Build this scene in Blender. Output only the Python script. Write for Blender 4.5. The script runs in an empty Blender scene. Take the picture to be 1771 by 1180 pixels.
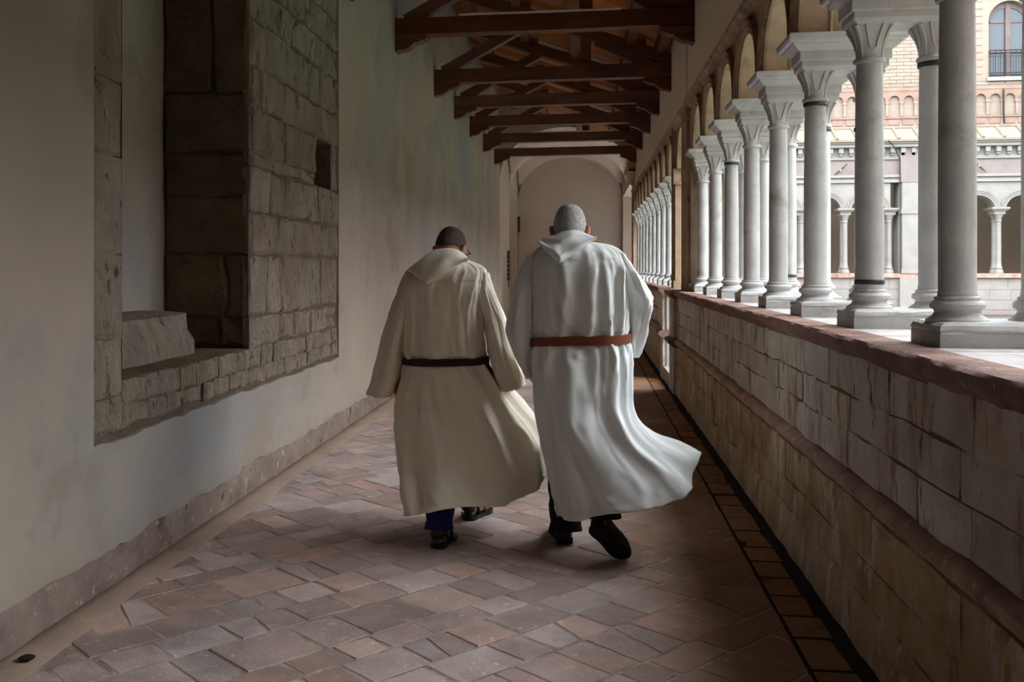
import bpy, bmesh, math, random
from mathutils import Vector, Matrix, Euler, noise

random.seed(7)
SC = bpy.context.scene
COL = SC.collection
PI = math.pi

# ------------------------------------------------------------------ camera, world, exposure
CAM_H, YAW, FPX = 1.45, math.radians(8), 1700.0
cam_d = bpy.data.cameras.new('camera')
cam_d.sensor_width = 36.0
cam_d.lens = FPX / 1771 * 36.0
cam_d.shift_x = 0.06348
cam_d.shift_y = -0.0723
cam_d.clip_end = 200
cam = bpy.data.objects.new('camera', cam_d)
COL.objects.link(cam)
cam.location = (0, 0, CAM_H)
cam.rotation_euler = (PI / 2, 0, YAW)
SC.camera = cam

world = bpy.data.worlds.new('overcast_sky')
SC.world = world
world.use_nodes = True
bgn = world.node_tree.nodes['Background']
bgn.inputs[0].default_value = (0.89, 0.945, 1.0, 1)
bgn.inputs[1].default_value = 11.2

SC.view_settings.view_transform = 'Standard'
SC.view_settings.look = 'None'
SC.view_settings.gamma = 1.0
SC.view_settings.use_curve_mapping = False
SC.view_settings.exposure = 0.18
SC.cycles.use_denoising = True
SC.cycles.max_bounces = 10
SC.cycles.diffuse_bounces = 6
SC.cycles.glossy_bounces = 3
SC.cycles.transmission_bounces = 4

# ------------------------------------------------------------------ helpers
CO, SI = math.cos(YAW), math.sin(YAW)


def at(u, v, y):
    """point at corridor distance y that the calibrated camera saw at (u, v)"""
    k = (u - 1012.0) * CO / FPX
    x = k * y * CO / (1 + k * SI)
    d = y * CO - x * SI
    return Vector((x, y, CAM_H - (v - 462.0) * d / FPX))


def proj(p):
    d = p[1] * CO - p[0] * SI
    if d < 0.05:
        return None
    return 1012 + FPX * p[0] / (CO * d), 462 + FPX * (CAM_H - p[2]) / d, d


def lin(c):
    return tuple((x / 255 / 12.92 if x / 255 <= 0.04045 else ((x / 255 + 0.055) / 1.055) ** 2.4) for x in c)


def M(name, c1, c2, scale=3.0, rough=0.85, bump=0.25, bscale=30.0, stain=None, sscale=1.2, sthr=0.55,
      rnd=0.0, stretch=(1, 1, 1), sstretch=None, damp=None, detail=6.0, metallic=0.0, spots=None, spthr=0.62, spscale=9.0, spec=0.3, bdist=0.01, sheen=0.0):
    m = bpy.data.materials.new(name)
    m.use_nodes = True
    nt = m.node_tree
    N, L = nt.nodes, nt.links
    b = N['Principled BSDF']
    b.inputs['Roughness'].default_value = rough
    b.inputs['Metallic'].default_value = metallic
    b.inputs['Specular IOR Level'].default_value = spec
    if sheen:
        b.inputs['Sheen Weight'].default_value = sheen
    geo = N.new('ShaderNodeNewGeometry')
    mp = N.new('ShaderNodeMapping')
    mp.inputs['Scale'].default_value = stretch
    L.new(geo.outputs['Position'], mp.inputs[0])

    mp2 = mp
    if sstretch:
        mp2 = N.new('ShaderNodeMapping'); mp2.inputs['Scale'].default_value = sstretch
        L.new(geo.outputs['Position'], mp2.inputs[0])

    def nz(sc, det=detail, ro=0.6, m_=None):
        n = N.new('ShaderNodeTexNoise')
        n.inputs['Scale'].default_value = sc
        n.inputs['Detail'].default_value = det
        n.inputs['Roughness'].default_value = ro
        L.new((m_ or mp).outputs[0], n.inputs['Vector'])
        return n

    def ramp(src, a, z):
        r = N.new('ShaderNodeMapRange')
        r.inputs[1].default_value = a
        r.inputs[2].default_value = z
        L.new(src, r.inputs[0])
        return r.outputs[0]

    def mix(fac, A, B):
        x = N.new('ShaderNodeMix')
        x.data_type = 'RGBA'
        L.new(fac, x.inputs[0])
        for s, i in ((A, 6), (B, 7)):
            if isinstance(s, tuple):
                x.inputs[i].default_value = s + (1,)
            else:
                L.new(s, x.inputs[i])
        return x.outputs[2]

    col = mix(ramp(nz(scale).outputs[0], 0.32, 0.68), lin(c1), lin(c2))
    if stain:
        col = mix(ramp(nz(sscale, 8, 0.65, mp2).outputs[0], sthr, sthr + 0.14), col, lin(stain))
    if spots:
        col = mix(ramp(nz(spscale, 5, 0.7, mp2).outputs[0], spthr, spthr + 0.07), col, lin(spots))
    if rnd:
        oi = N.new('ShaderNodeObjectInfo')
        ad = N.new('ShaderNodeMath'); ad.operation = 'ADD'
        L.new(oi.outputs['Random'], ad.inputs[0]); L.new(geo.outputs['Random Per Island'], ad.inputs[1])
        fr = N.new('ShaderNodeMath'); fr.operation = 'FRACT'
        L.new(ad.outputs[0], fr.inputs[0])
        mr = N.new('ShaderNodeMapRange')
        mr.inputs[3].default_value = 1 - rnd
        mr.inputs[4].default_value = 1 + rnd
        L.new(fr.outputs[0], mr.inputs[0])
        hs = N.new('ShaderNodeHueSaturation')
        L.new(mr.outputs[0], hs.inputs['Value'])
        f2 = N.new('ShaderNodeMath'); f2.operation = 'MULTIPLY'; f2.inputs[1].default_value = 7.31
        L.new(ad.outputs[0], f2.inputs[0])
        f3 = N.new('ShaderNodeMath'); f3.operation = 'FRACT'; L.new(f2.outputs[0], f3.inputs[0])
        m2 = N.new('ShaderNodeMapRange'); m2.inputs[3].default_value = 1 - rnd * 1.3; m2.inputs[4].default_value = 1 + rnd * 1.3
        L.new(f3.outputs[0], m2.inputs[0]); L.new(m2.outputs[0], hs.inputs['Saturation'])
        L.new(col, hs.inputs['Color'])
        col = hs.outputs[0]
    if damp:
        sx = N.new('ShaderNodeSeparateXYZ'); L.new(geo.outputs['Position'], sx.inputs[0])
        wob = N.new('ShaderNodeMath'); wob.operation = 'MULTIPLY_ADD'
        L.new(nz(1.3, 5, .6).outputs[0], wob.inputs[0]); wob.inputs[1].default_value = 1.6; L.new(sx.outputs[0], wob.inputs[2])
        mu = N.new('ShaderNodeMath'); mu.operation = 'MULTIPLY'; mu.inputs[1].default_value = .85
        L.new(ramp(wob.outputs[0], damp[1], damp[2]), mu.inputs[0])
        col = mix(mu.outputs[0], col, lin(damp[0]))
    L.new(col, b.inputs['Base Color'])
    if bump:
        bp = N.new('ShaderNodeBump')
        bp.inputs['Strength'].default_value = bump
        bp.inputs['Distance'].default_value = bdist
        L.new(nz(bscale, 6, 0.65).outputs[0], bp.inputs['Height'])
        L.new(bp.outputs[0], b.inputs['Normal'])
    return m


MAT = dict(
    plaster=M('plaster', (164, 150, 136), (152, 140, 128), 1.1, 0.95, 0.4, 14, stain=(138, 136, 136), sscale=0.5, sthr=0.48, spots=(146, 133, 120), spscale=1.0, spthr=0.54),
    plaster3=M('plaster_upper', (238, 222, 204), (228, 212, 194), 1.2, 0.95, 0.25, 20),
    plaster2=M('plaster_warm', (190, 172, 155), (180, 162, 145), 1.2, 0.95, 0.25, 20),
    basewall=M('bare_render', (150, 132, 120), (118, 104, 96), 5, 0.98, 0.9, 28, stain=(96, 74, 66), sscale=3.0, sthr=0.55, spots=(176, 162, 150), spscale=14, spthr=0.6),
    rubble=M('rubble', (108, 94, 78), (84, 71, 58), 9, 0.98, 1.0, 40),
    masonry=M('masonry', (160, 147, 132), (130, 116, 101), 5, 0.98, 1.0, 20, stretch=(1, 1, .55), stain=(104, 91, 77), sscale=7, sthr=0.6, rnd=0.10, spots=(84, 68, 54), spscale=15, spthr=0.585, bdist=0.06),
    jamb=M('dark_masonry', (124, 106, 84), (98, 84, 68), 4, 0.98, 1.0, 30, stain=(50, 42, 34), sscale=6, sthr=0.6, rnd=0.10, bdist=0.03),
    parstone=M('parapet_stone', (220, 213, 202), (192, 180, 164), 5, 0.92, 0.9, 40, stain=(150, 122, 94), sscale=3.4, sthr=0.53, rnd=0.10, spots=(96, 72, 52), spscale=9, spthr=0.60, sstretch=(1, 1.6, .45), bdist=0.02),
    parlow=M('damp_stone', (196, 176, 146), (164, 132, 92), 4, 0.95, 0.9, 30, stain=(70, 54, 40), sscale=3.0, sthr=0.58, rnd=0.1, spots=(208, 196, 178), spscale=3.4, spthr=0.54, sstretch=(1, 1.5, .7), bdist=0.02),
    mortar=M('mortar', (138, 108, 78), (104, 80, 58), 8, 0.98, 0.9, 50),
    redstone=M('red_stone', (162, 128, 114), (122, 90, 77), 6, 0.85, 0.9, 34, stain=(98, 70, 58), sscale=4, sthr=0.56, rnd=0.08, spots=(206, 184, 172), spscale=18, spthr=0.62, bdist=0.02),
    bandstone=M('band_stone', (206, 176, 162), (164, 130, 114), 6, 0.85, 0.9, 34, stain=(104, 76, 62), sscale=4, sthr=0.58, rnd=0.08, spots=(222, 202, 190), spscale=14, spthr=0.6, bdist=0.02),
    copingtop=M('worn_coping', (184, 180, 177), (150, 141, 137), 5, 0.75, 0.6, 26, stain=(130, 110, 100), sscale=5, sthr=0.6),
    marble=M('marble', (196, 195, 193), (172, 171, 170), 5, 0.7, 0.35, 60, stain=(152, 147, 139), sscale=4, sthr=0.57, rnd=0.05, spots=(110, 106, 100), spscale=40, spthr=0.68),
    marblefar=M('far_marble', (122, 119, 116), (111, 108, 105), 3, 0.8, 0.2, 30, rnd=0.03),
    spandrel=M('arch_stone', (184, 160, 134), (160, 138, 116), 5, 0.9, 0.5, 40, stain=(116, 92, 70), sscale=4, sthr=0.58, rnd=0.07),
    moulding=M('moulding_stone', (182, 156, 132), (152, 126, 104), 7, 0.9, 0.7, 50, stain=(98, 76, 60), sscale=5, sthr=0.55, rnd=0.1, spots=(190, 174, 158), spscale=12, spthr=0.6),
    lead=M('lead_band', (74, 78, 80), (54, 58, 62), 20, 0.5, 0.2, 60, metallic=0.6),
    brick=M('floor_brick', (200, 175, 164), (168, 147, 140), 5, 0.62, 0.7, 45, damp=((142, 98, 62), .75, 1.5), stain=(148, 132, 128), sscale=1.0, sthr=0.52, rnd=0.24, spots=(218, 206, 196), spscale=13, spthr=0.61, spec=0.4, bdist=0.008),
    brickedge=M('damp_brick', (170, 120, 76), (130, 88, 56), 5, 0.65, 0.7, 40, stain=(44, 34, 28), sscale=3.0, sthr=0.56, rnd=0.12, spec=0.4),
    joint=M('floor_joint', (204, 186, 170), (140, 120, 106), 7, 0.95, 0.8, 60, spots=(152, 136, 124), spscale=6, spthr=0.55),
    strip=M('mortar_strip_mat', (178, 154, 136), (154, 132, 118), 3, 0.9, 0.4, 40, stain=(120, 98, 84), sscale=3, sthr=0.6),
    gutter=M('mossy_gutter', (40, 32, 26), (22, 18, 15), 10, 0.9, 0.9, 40),
    wood=M('dark_timber', (112, 68, 44), (76, 46, 31), 5, 0.62, 0.6, 26, stretch=(0.35, 1.5, 2.0), rnd=0.14),
    woodend=M('timber_boards', (178, 112, 66), (132, 78, 44), 4, 0.7, 0.5, 22, stretch=(0.6, 3, 1), rnd=0.25),
    cloth=M('cream_habit', (249, 241, 223), (243, 234, 215), 2.0, 0.9, 0.18, 500, spec=0.15, sheen=0.25, bdist=0.002),
    cloth2=M('white_habit', (240, 243, 241), (233, 236, 235), 2.0, 0.9, 0.18, 500, spec=0.15, sheen=0.25, bdist=0.002),
    belt1=M('dark_leather', (58, 34, 28), (42, 24, 20), 14, 0.5, 0.3, 120),
    belt2=M('tan_leather', (140, 78, 46), (112, 58, 34), 10, 0.42, 0.2, 120),
    skin=M('skin', (186, 128, 104), (166, 106, 84), 12, 0.55, 0.15, 150),
    hairdark=M('dark_hair', (96, 80, 70), (52, 42, 36), 90, 0.8, 0.9, 260, spots=(110, 100, 92), spscale=150, spthr=0.6),
    hairgrey=M('grey_hair', (226, 224, 221), (160, 158, 156), 80, 0.8, 0.9, 260, spots=(70, 68, 68), spscale=120, spthr=0.6),
    denim=M('navy_trousers', (44, 50, 122), (30, 34, 86), 20, 0.9, 0.3, 220),
    black=M('black_trousers', (24, 23, 25), (17, 17, 19), 20, 0.8, 0.3, 200),
    shoe=M('black_leather', (22, 21, 22), (12, 12, 13), 12, 0.4, 0.3, 90, spec=0.5),
    iron=M('wrought_iron', (46, 42, 40), (30, 28, 27), 20, 0.6, 0.3, 60, metallic=0.5),
    paleled=M('pale_tube', (214, 206, 194), (196, 188, 176), 6, 0.5, 0.0),
    ochre=M('far_door', (150, 128, 84), (132, 110, 70), 2, 0.8, 0.2, 30),
    lintelwood=M('brown_lintel', (92, 56, 40), (70, 42, 30), 4, 0.8, 0.3, 30),
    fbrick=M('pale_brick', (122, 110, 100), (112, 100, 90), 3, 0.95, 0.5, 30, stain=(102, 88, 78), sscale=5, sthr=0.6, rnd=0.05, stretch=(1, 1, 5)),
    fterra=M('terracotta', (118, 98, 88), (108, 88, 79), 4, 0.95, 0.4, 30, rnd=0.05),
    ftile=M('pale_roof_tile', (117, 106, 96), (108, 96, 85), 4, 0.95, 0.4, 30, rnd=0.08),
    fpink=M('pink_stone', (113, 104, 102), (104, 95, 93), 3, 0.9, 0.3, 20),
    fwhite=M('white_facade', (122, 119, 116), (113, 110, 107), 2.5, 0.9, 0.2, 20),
    inner=M('inner_wall', (206, 194, 183), (194, 182, 171), 1.5, 0.95, 0.1, 20),
    frame=M('window_frame', (88, 72, 70), (70, 58, 58), 5, 0.6, 0.1, 40),
    paving=M('courtyard_paving', (164, 146, 134), (148, 130, 120), 2, 0.9, 0.3, 10),
    grass=M('courtyard_lawn', (120, 140, 120), (100, 120, 98), 6, 0.95, 0.8, 60),
    roofing=M('roof_cover', (120, 84, 64), (96, 66, 50), 3, 0.9, 0.3, 10),
)
gl = bpy.data.materials.new('window_glass'); gl.use_nodes = True
gb = gl.node_tree.nodes['Principled BSDF']
gb.inputs['Base Color'].default_value = (0.045, 0.055, 0.065, 1); gb.inputs['Roughness'].default_value = 0.04
gb.inputs['Specular IOR Level'].default_value = 0.16; gb.inputs['IOR'].default_value = 1.6
MAT['glass'] = gl


class MB:
    def __init__(s):
        s.v, s.f = [], []

    def add(s, vs, fs):
        o = len(s.v)
        s.v += [tuple(p) for p in vs]
        s.f += [tuple(i + o for i in f) for f in fs]
        return s

    def box(s, x0, x1, y0, y1, z0, z1):
        vs = [(x, y, z) for z in (z0, z1) for y in (y0, y1) for x in (x0, x1)]
        return s.add(vs, [(0, 2, 3, 1), (4, 5, 7, 6), (0, 1, 5, 4), (2, 6, 7, 3), (0, 4, 6, 2), (1, 3, 7, 5)])

    def loft(s, rings, closed=True, cap0=False, cap1=False):
        n = len(rings[0])
        vs = [p for r in rings for p in r]
        fs = []
        for i in range(len(rings) - 1):
            for j in range(n if closed else n - 1):
                a, b = i * n + j, i * n + (j + 1) % n
                fs.append((a, b, b + n, a + n))
        if cap0: fs.append(tuple(range(n))[::-1])
        if cap1: fs.append(tuple((len(rings) - 1) * n + j for j in range(n)))
        return s.add(vs, fs)

    def lathe(s, prof, cx=0, cy=0, n=24):
        return s.loft([[(cx + r * math.cos(2 * PI * j / n), cy + r * math.sin(2 * PI * j / n), z) for j in range(n)] for r, z in prof], True, True, True)

    def tube(s, pts, r, n=8, cap=True):
        pts = [Vector(p) for p in pts]
        rings = []
        up = Vector((0.13, 0.31, 0.94))
        for i, p in enumerate(pts):
            t = (pts[min(i + 1, len(pts) - 1)] - pts[max(i - 1, 0)]).normalized()
            a = t.cross(up)
            if a.length < 1e-4: a = t.cross(Vector((1, 0, 0)))
            a.normalize(); b = t.cross(a)
            rr = r[i] if isinstance(r, (list, tuple)) else r
            rings.append([p + (a * math.cos(2 * PI * j / n) + b * math.sin(2 * PI * j / n)) * rr for j in range(n)])
        return s.loft(rings, True, cap, cap)

    def beam(s, p0, p1, w, h, up=(0, 0, 1)):
        p0, p1 = Vector(p0), Vector(p1)
        t = (p1 - p0).normalized(); a = t.cross(Vector(up)).normalized(); b = a.cross(t)
        vs = [p + a * (sx * w / 2) + b * (sz * h / 2) for p in (p0, p1) for sx, sz in ((-1, -1), (1, -1), (1, 1), (-1, 1))]
        return s.add(vs, [(3, 2, 1, 0), (4, 5, 6, 7), (0, 1, 5, 4), (1, 2, 6, 5), (2, 3, 7, 6), (3, 0, 4, 7)])

    def ell(s, c, r, rot=None, nu=16, nv=10, fn=None):
        c = Vector(c); rings = []
        for i in range(nv + 1):
            ph = PI * i / nv
            ring = []
            for j in range(nu):
                th = 2 * PI * j / nu
                p = Vector((math.sin(ph) * math.cos(th), math.sin(ph) * math.sin(th), math.cos(ph)))
                if fn: p = fn(p)
                p = Vector((p.x * r[0], p.y * r[1], p.z * r[2]))
                if rot: p = rot @ p
                ring.append(c + p)
            rings.append(ring)
        return s.loft(rings, True)

    def prism(s, poly, n0, n1, mp, inset=0.006, drop=0.006, jit=0.0):
        """raised piece on a surface: poly in (a,b), from depth n0 to n1, edges rounded off; mp maps (a,b,n) to the world"""
        cx = sum(p[0] for p in poly) / len(poly); cy = sum(p[1] for p in poly) / len(poly)
        k = len(poly)
        vs = [mp(a, b, n0) for a, b in poly] + [mp(a, b, n1 - drop) for a, b in poly]
        for a, b in poly:
            dx, dy = cx - a, cy - b
            l = math.hypot(dx, dy) or 1
            q = min(inset * 1.4, l * 0.4)
            vs.append(mp(a + dx / l * q, b + dy / l * q, n1 + random.uniform(-jit, jit)))
        fs = [tuple(range(2 * k, 3 * k))]
        for i in range(k):
            j = (i + 1) % k
            fs += [(i, j, k + j, k + i), (k + i, k + j, 2 * k + j, 2 * k + i)]
        return s.add(vs, fs)

    def mesh(s, name):
        me = bpy.data.meshes.new(name)
        me.from_pydata(s.v, [], s.f)
        bm = bmesh.new(); bm.from_mesh(me)
        bmesh.ops.recalc_face_normals(bm, faces=bm.faces)
        bm.to_mesh(me); bm.free()
        me.update()
        return me

    def build(s, name, mat, parent=None, smooth=False, angle=None):
        me = s.mesh(name)
        return link(name, me, mat, parent, smooth, angle)


def link(name, me, mat, parent=None, smooth=False, angle=None):
    if mat is not None and not me.materials:
        me.materials.append(MAT[mat])
    if smooth or angle:
        me.polygons.foreach_set('use_smooth', [True] * len(me.polygons))
        if angle:
            try: me.set_sharp_from_angle(angle=math.radians(angle))
            except Exception: pass
    o = bpy.data.objects.new(name, me)
    COL.objects.link(o)
    if parent is not None:
        o.parent = parent
    return o


def empty(name, loc=(0, 0, 0)):
    o = bpy.data.objects.new(name, None)
    o.empty_display_size = 0.1
    COL.objects.link(o)
    o.location = loc
    return o


def tag(o, label=None, cat=None, group=None, kind=None):
    if label: o['label'] = label
    if cat: o['category'] = cat
    if group: o['group'] = group
    if kind: o['kind'] = kind
    return o


def clip(poly, a, b, c):
    """keep a*x+b*y<=c"""
    out = []
    for i in range(len(poly)):
        p, q = poly[i], poly[(i + 1) % len(poly)]
        dp, dq = a * p[0] + b * p[1] - c, a * q[0] + b * q[1] - c
        if dp <= 0: out.append(p)
        if dp * dq < 0:
            t = dp / (dp - dq)
            out.append((p[0] + (q[0] - p[0]) * t, p[1] + (q[1] - p[1]) * t))
    return out


def area(poly):
    return abs(sum(poly[i][0] * poly[(i + 1) % len(poly)][1] - poly[(i + 1) % len(poly)][0] * poly[i][1] for i in range(len(poly)))) / 2


ORD = ['first', 'second', 'third', 'fourth', 'fifth', 'sixth', 'seventh', 'eighth', 'ninth', 'tenth',
       'eleventh', 'twelfth', 'thirteenth', 'fourteenth', 'fifteenth', 'sixteenth', 'seventeenth', 'eighteenth', 'nineteenth', 'twentieth']

XL, XR = -2.10, 1.04          # corridor faces
YB, YE = -1.5, 24.3           # behind the camera, end of the timber roof
WX0, WX1 = 1.16, 1.66         # arcade wall faces
COPE = 1.18

# ================================================================== FLOOR
fl = MB().box(-2.3, 1.12, YB, 31.6, -0.2, -0.003).build('floor', 'joint')
tag(fl, 'worn terracotta brick floor of the cloister walk laid diagonally', kind='structure')
idm = lambda a, b, n: (a, b, n)
ANG = math.radians(49)
ca, sa = math.cos(ANG), math.sin(ANG)
bricks = []
b = -3.5
while b < 23.0:
    w = random.choice((0.15, 0.16, 0.21, 0.26, 0.29))
    a = -3.5 + random.uniform(0, 0.3)
    while a < 26.0:
        l = random.choice((0.17, 0.22, 0.28, 0.30, 0.31, 0.34))
        g = 0.0045
        q = [(a + g, b + g), (a + l - g, b + g), (a + l - g, b + w - g), (a + g, b + w - g)]
        q = [(x + random.uniform(-.006, .006), y + random.uniform(-.006, .006)) for x, y in q]
        # sometimes a brick is broken across
        pieces = [q]
        if random.random() < 0.13:
            t1, t2 = random.uniform(.3, .7), random.uniform(.3, .7)
            m0 = (a + l * t1, b + g); m1 = (a + l * t2, b + w - g)
            pieces = [[q[0], (m0[0] - .004, m0[1]), (m1[0] - .004, m1[1]), q[3]], [(m0[0] + .004, m0[1]), q[1], q[2], (m1[0] + .004, m1[1])]]
        for q in pieces:
            r = [(x * ca - y * sa, x * sa + y * ca) for x, y in q]
            if min(p[1] for p in r) < 31.4 and max(p[1] for p in r) > YB and min(p[0] for p in r) < 0.8 and max(p[0] for p in r) > -2.03:
                r = clip(r, 1, 0, 0.795); r = clip(r, -1, 0, 1.985 + 0.04 * noise.noise((0, r[0][1] * 1.5 if r else 0, 3))) if r else r
                if r: r = clip(r, 0, 1, 31.4)
                if r: r = clip(r, 0, -1, -YB)
                if r and len(r) > 2 and area(r) > 0.002:
                    bricks.append(r)
        a += l
    b += w
# rows of larger bricks along the parapet
border = []
y = YB
while y < 31.3:
    l = random.uniform(0.24, 0.36)
    border.append([(0.808, y + .008), (0.955 + random.uniform(-.012, .012), y + .008), (0.955 + random.uniform(-.012, .012), y + l - .008), (0.808, y + l - .008)])
    y += l


def vis(r):
    cx = sum(p[0] for p in r) / len(r); cy = sum(p[1] for p in r) / len(r)
    q = proj((cx, cy, 0))
    if not q or q[0] < -20 or q[0] > 1790 or q[1] > 1195: return 0
    return area(r) * (1 / q[2]) ** 3


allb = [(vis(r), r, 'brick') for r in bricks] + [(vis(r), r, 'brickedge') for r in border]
allb.sort(key=lambda t: -t[0])
for i, (s_, r, mt) in enumerate(allb[:300]):
    h = random.uniform(-0.002, 0.002)
    tilt = (random.uniform(-.005, .005), random.uniform(-.005, .005))
    cx = sum(p[0] for p in r) / len(r); cy = sum(p[1] for p in r) / len(r)
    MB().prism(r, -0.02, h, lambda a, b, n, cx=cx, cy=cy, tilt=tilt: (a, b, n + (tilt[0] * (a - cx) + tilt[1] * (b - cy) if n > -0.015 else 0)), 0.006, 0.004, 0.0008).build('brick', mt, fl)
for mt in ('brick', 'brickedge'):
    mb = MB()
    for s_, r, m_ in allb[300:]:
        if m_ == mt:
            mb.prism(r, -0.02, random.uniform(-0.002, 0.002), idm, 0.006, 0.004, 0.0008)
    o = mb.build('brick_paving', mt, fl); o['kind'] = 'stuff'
# smooth mortar strip along the plaster wall
mb = MB()
rows = []
y = YB
while y < 24.3:
    e = -1.955 + 0.03 * noise.noise((y * 1.3, 2, 0)) + 0.012 * noise.noise((y * 7, 5, 0))
    rows.append([(XL - .05, y, -0.01), (XL - .05, y, 0.012), (XL + .02, y, 0.006), (e - .02, y, 0.004), (e, y, -0.012)])
    y += 0.08
mb.loft(rows, False).build('mortar_strip', 'strip', fl, True)
MB().box(0.79, 1.06, YB, 31.5, -0.03, -0.0025).build('gutter', 'gutter', fl)

# ================================================================== LEFT WALL
E0, E1, EZ = 3.99, 8.25, 0.69       # exposed masonry
N0, N1, NZ, NT = 4.29, 6.03, 0.93, 4.4   # niche
NX = -2.70
HOLE = (7.57, 8.07, 2.10, 2.48)
WTOP = 5.75


def jag(y):
    return 0.185 + 0.03 * noise.noise((y * 0.9, 0, 1)) + 0.025 * noise.noise((y * 4.0, 3, 1)) + 0.012 * noise.noise((y * 14, 7, 1)) + 0.006 * noise.noise((y * 45, 9, 1)) - 0.003 * max(0, y - 8)


def plaster_sheet(y0, y1, zb, zt, x=XL, t=0.035, step=0.05):
    mb = MB()
    n = max(2, int((y1 - y0) / step))
    rows = []
    for i in range(n + 1):
        y = y0 + (y1 - y0) * i / n
        a, b = zb(y), zt(y)
        zs = [a, a + .02] + [a + (b - a) * q for q in (.12, .25, .4, .6, .8, 1)]
        f = [(x + 0.002 * noise.noise((y * .8, z * .8, 4)), y, z) for z in zs]
        f[0] = (f[0][0] - 0.004, y, zs[0])
        rows.append([(x - t, y, a)] + f + [(x - t, y, b)])
    mb.loft(rows, False)
    k = len(rows[0])
    mb.add(rows[0], [tuple(range(k))]); mb.add(rows[-1], [tuple(range(k))])
    return mb


wl = empty('wall_left'); tag(wl, 'pale plastered wall with exposed masonry and a deep niche', kind='structure')
ez = lambda y: EZ - 0.02 + 0.025 * noise.noise((y * 2.2, 1, 0)) + 0.012 * noise.noise((y * 9, 2, 0))
plaster_sheet(YB, E0, jag, lambda y: WTOP).build('plaster', 'plaster', wl, True, 40)
plaster_sheet(E0, E1, jag, ez).build('plaster', 'plaster', wl, True, 40)
plaster_sheet(E1, YE, jag, lambda y: WTOP).build('plaster', 'plaster', wl, True, 40)
# bare base course below the plaster
mb = MB(); rows = []
y = YB
while y < YE:
    rows.append([(XL - 0.02 + 0.012 * noise.noise((y * 6, z * 9, 5)), y, z) for z in (-0.02, .04, .09, .15, .21, .3)])
    y += 0.06
mb.loft(rows, False).build('bare_base', 'basewall', wl, True)
# rubble core with the niche and the putlog hole left open
ys = sorted({YB, E0, N0, N1, HOLE[0], HOLE[1], E1, YE}); zs = sorted({0.0, NZ, NT, HOLE[2], HOLE[3], WTOP})
mb = MB()
for i in range(len(ys) - 1):
    for j in range(len(zs) - 1):
        ym, zm = (ys[i] + ys[i + 1]) / 2, (zs[j] + zs[j + 1]) / 2
        if N0 < ym < N1 and NZ < zm < NT: continue
        if HOLE[0] < ym < HOLE[1] and HOLE[2] < zm < HOLE[3]: continue
        mb.add([(XL - .026, ys[i], zs[j]), (XL - .026, ys[i + 1], zs[j]), (XL - .026, ys[i + 1], zs[j + 1]), (XL - .026, ys[i], zs[j + 1])], [(0, 1, 2, 3)])
for (a, b_, c_, d_), dep in ((HOLE, -2.5),):
    X0 = XL - .026
    mb.add([(X0, a, c_), (X0, b_, c_), (X0, b_, d_), (X0, a, d_), (dep, a, c_), (dep, b_, c_), (dep, b_, d_), (dep, a, d_)],
           [(0, 1, 5, 4), (1, 2, 6, 5), (2, 3, 7, 6), (3, 0, 4, 7), (4, 5, 6, 7)])
mb.build('rubble_core', 'rubble', wl)
# outer skin so that no daylight leaks through
MB().box(-3.3, -3.2, YB - .1, 26.4, -0.2, 6.3).build('wall_backing', 'rubble', wl)
mb = MB()
mb.box(-3.25, XL - .03, 24.4, 24.5, -.1, 6.2); mb.box(NX - .05, XL - .06, N1 + .04, N1 + .5, .3, 4.8); mb.box(-3.2, NX - .02, N0 - .3, N1 + .5, .3, 4.8)
mb.box(NX - .05, XL - .05, N0 - .3, N1 + .4, .3, NZ - .01); mb.box(NX - .05, XL - .05, N0 - .4, N0 - .01, .3, 4.8); mb.box(NX - .05, XL - .05, N0 - .3, N1 + .4, NT + .01, 4.9)
mb.build('wall_fill', 'rubble', wl)
# niche: floor, top, near jamb, far-jamb core, plastered back
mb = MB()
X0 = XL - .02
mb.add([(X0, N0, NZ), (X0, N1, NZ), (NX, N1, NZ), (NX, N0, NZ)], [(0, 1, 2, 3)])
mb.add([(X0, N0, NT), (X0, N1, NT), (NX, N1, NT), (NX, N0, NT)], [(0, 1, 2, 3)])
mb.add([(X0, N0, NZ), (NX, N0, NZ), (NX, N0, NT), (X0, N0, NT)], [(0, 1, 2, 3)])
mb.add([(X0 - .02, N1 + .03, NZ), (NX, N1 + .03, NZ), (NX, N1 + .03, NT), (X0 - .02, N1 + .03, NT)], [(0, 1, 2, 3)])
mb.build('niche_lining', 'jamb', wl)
mb = MB(); rows = []
for i in range(19):
    y = N0 + (N1 + .03 - N0) * i / 18
    rows.append([(NX + 0.01 * noise.noise((y * 2, z * 2, 9)), y, z) for z in (NZ, 1.5, 2.2, 3.0, 3.7, NT)])
mb.loft(rows, False).build('niche_back', 'plaster', wl, True)


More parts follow.
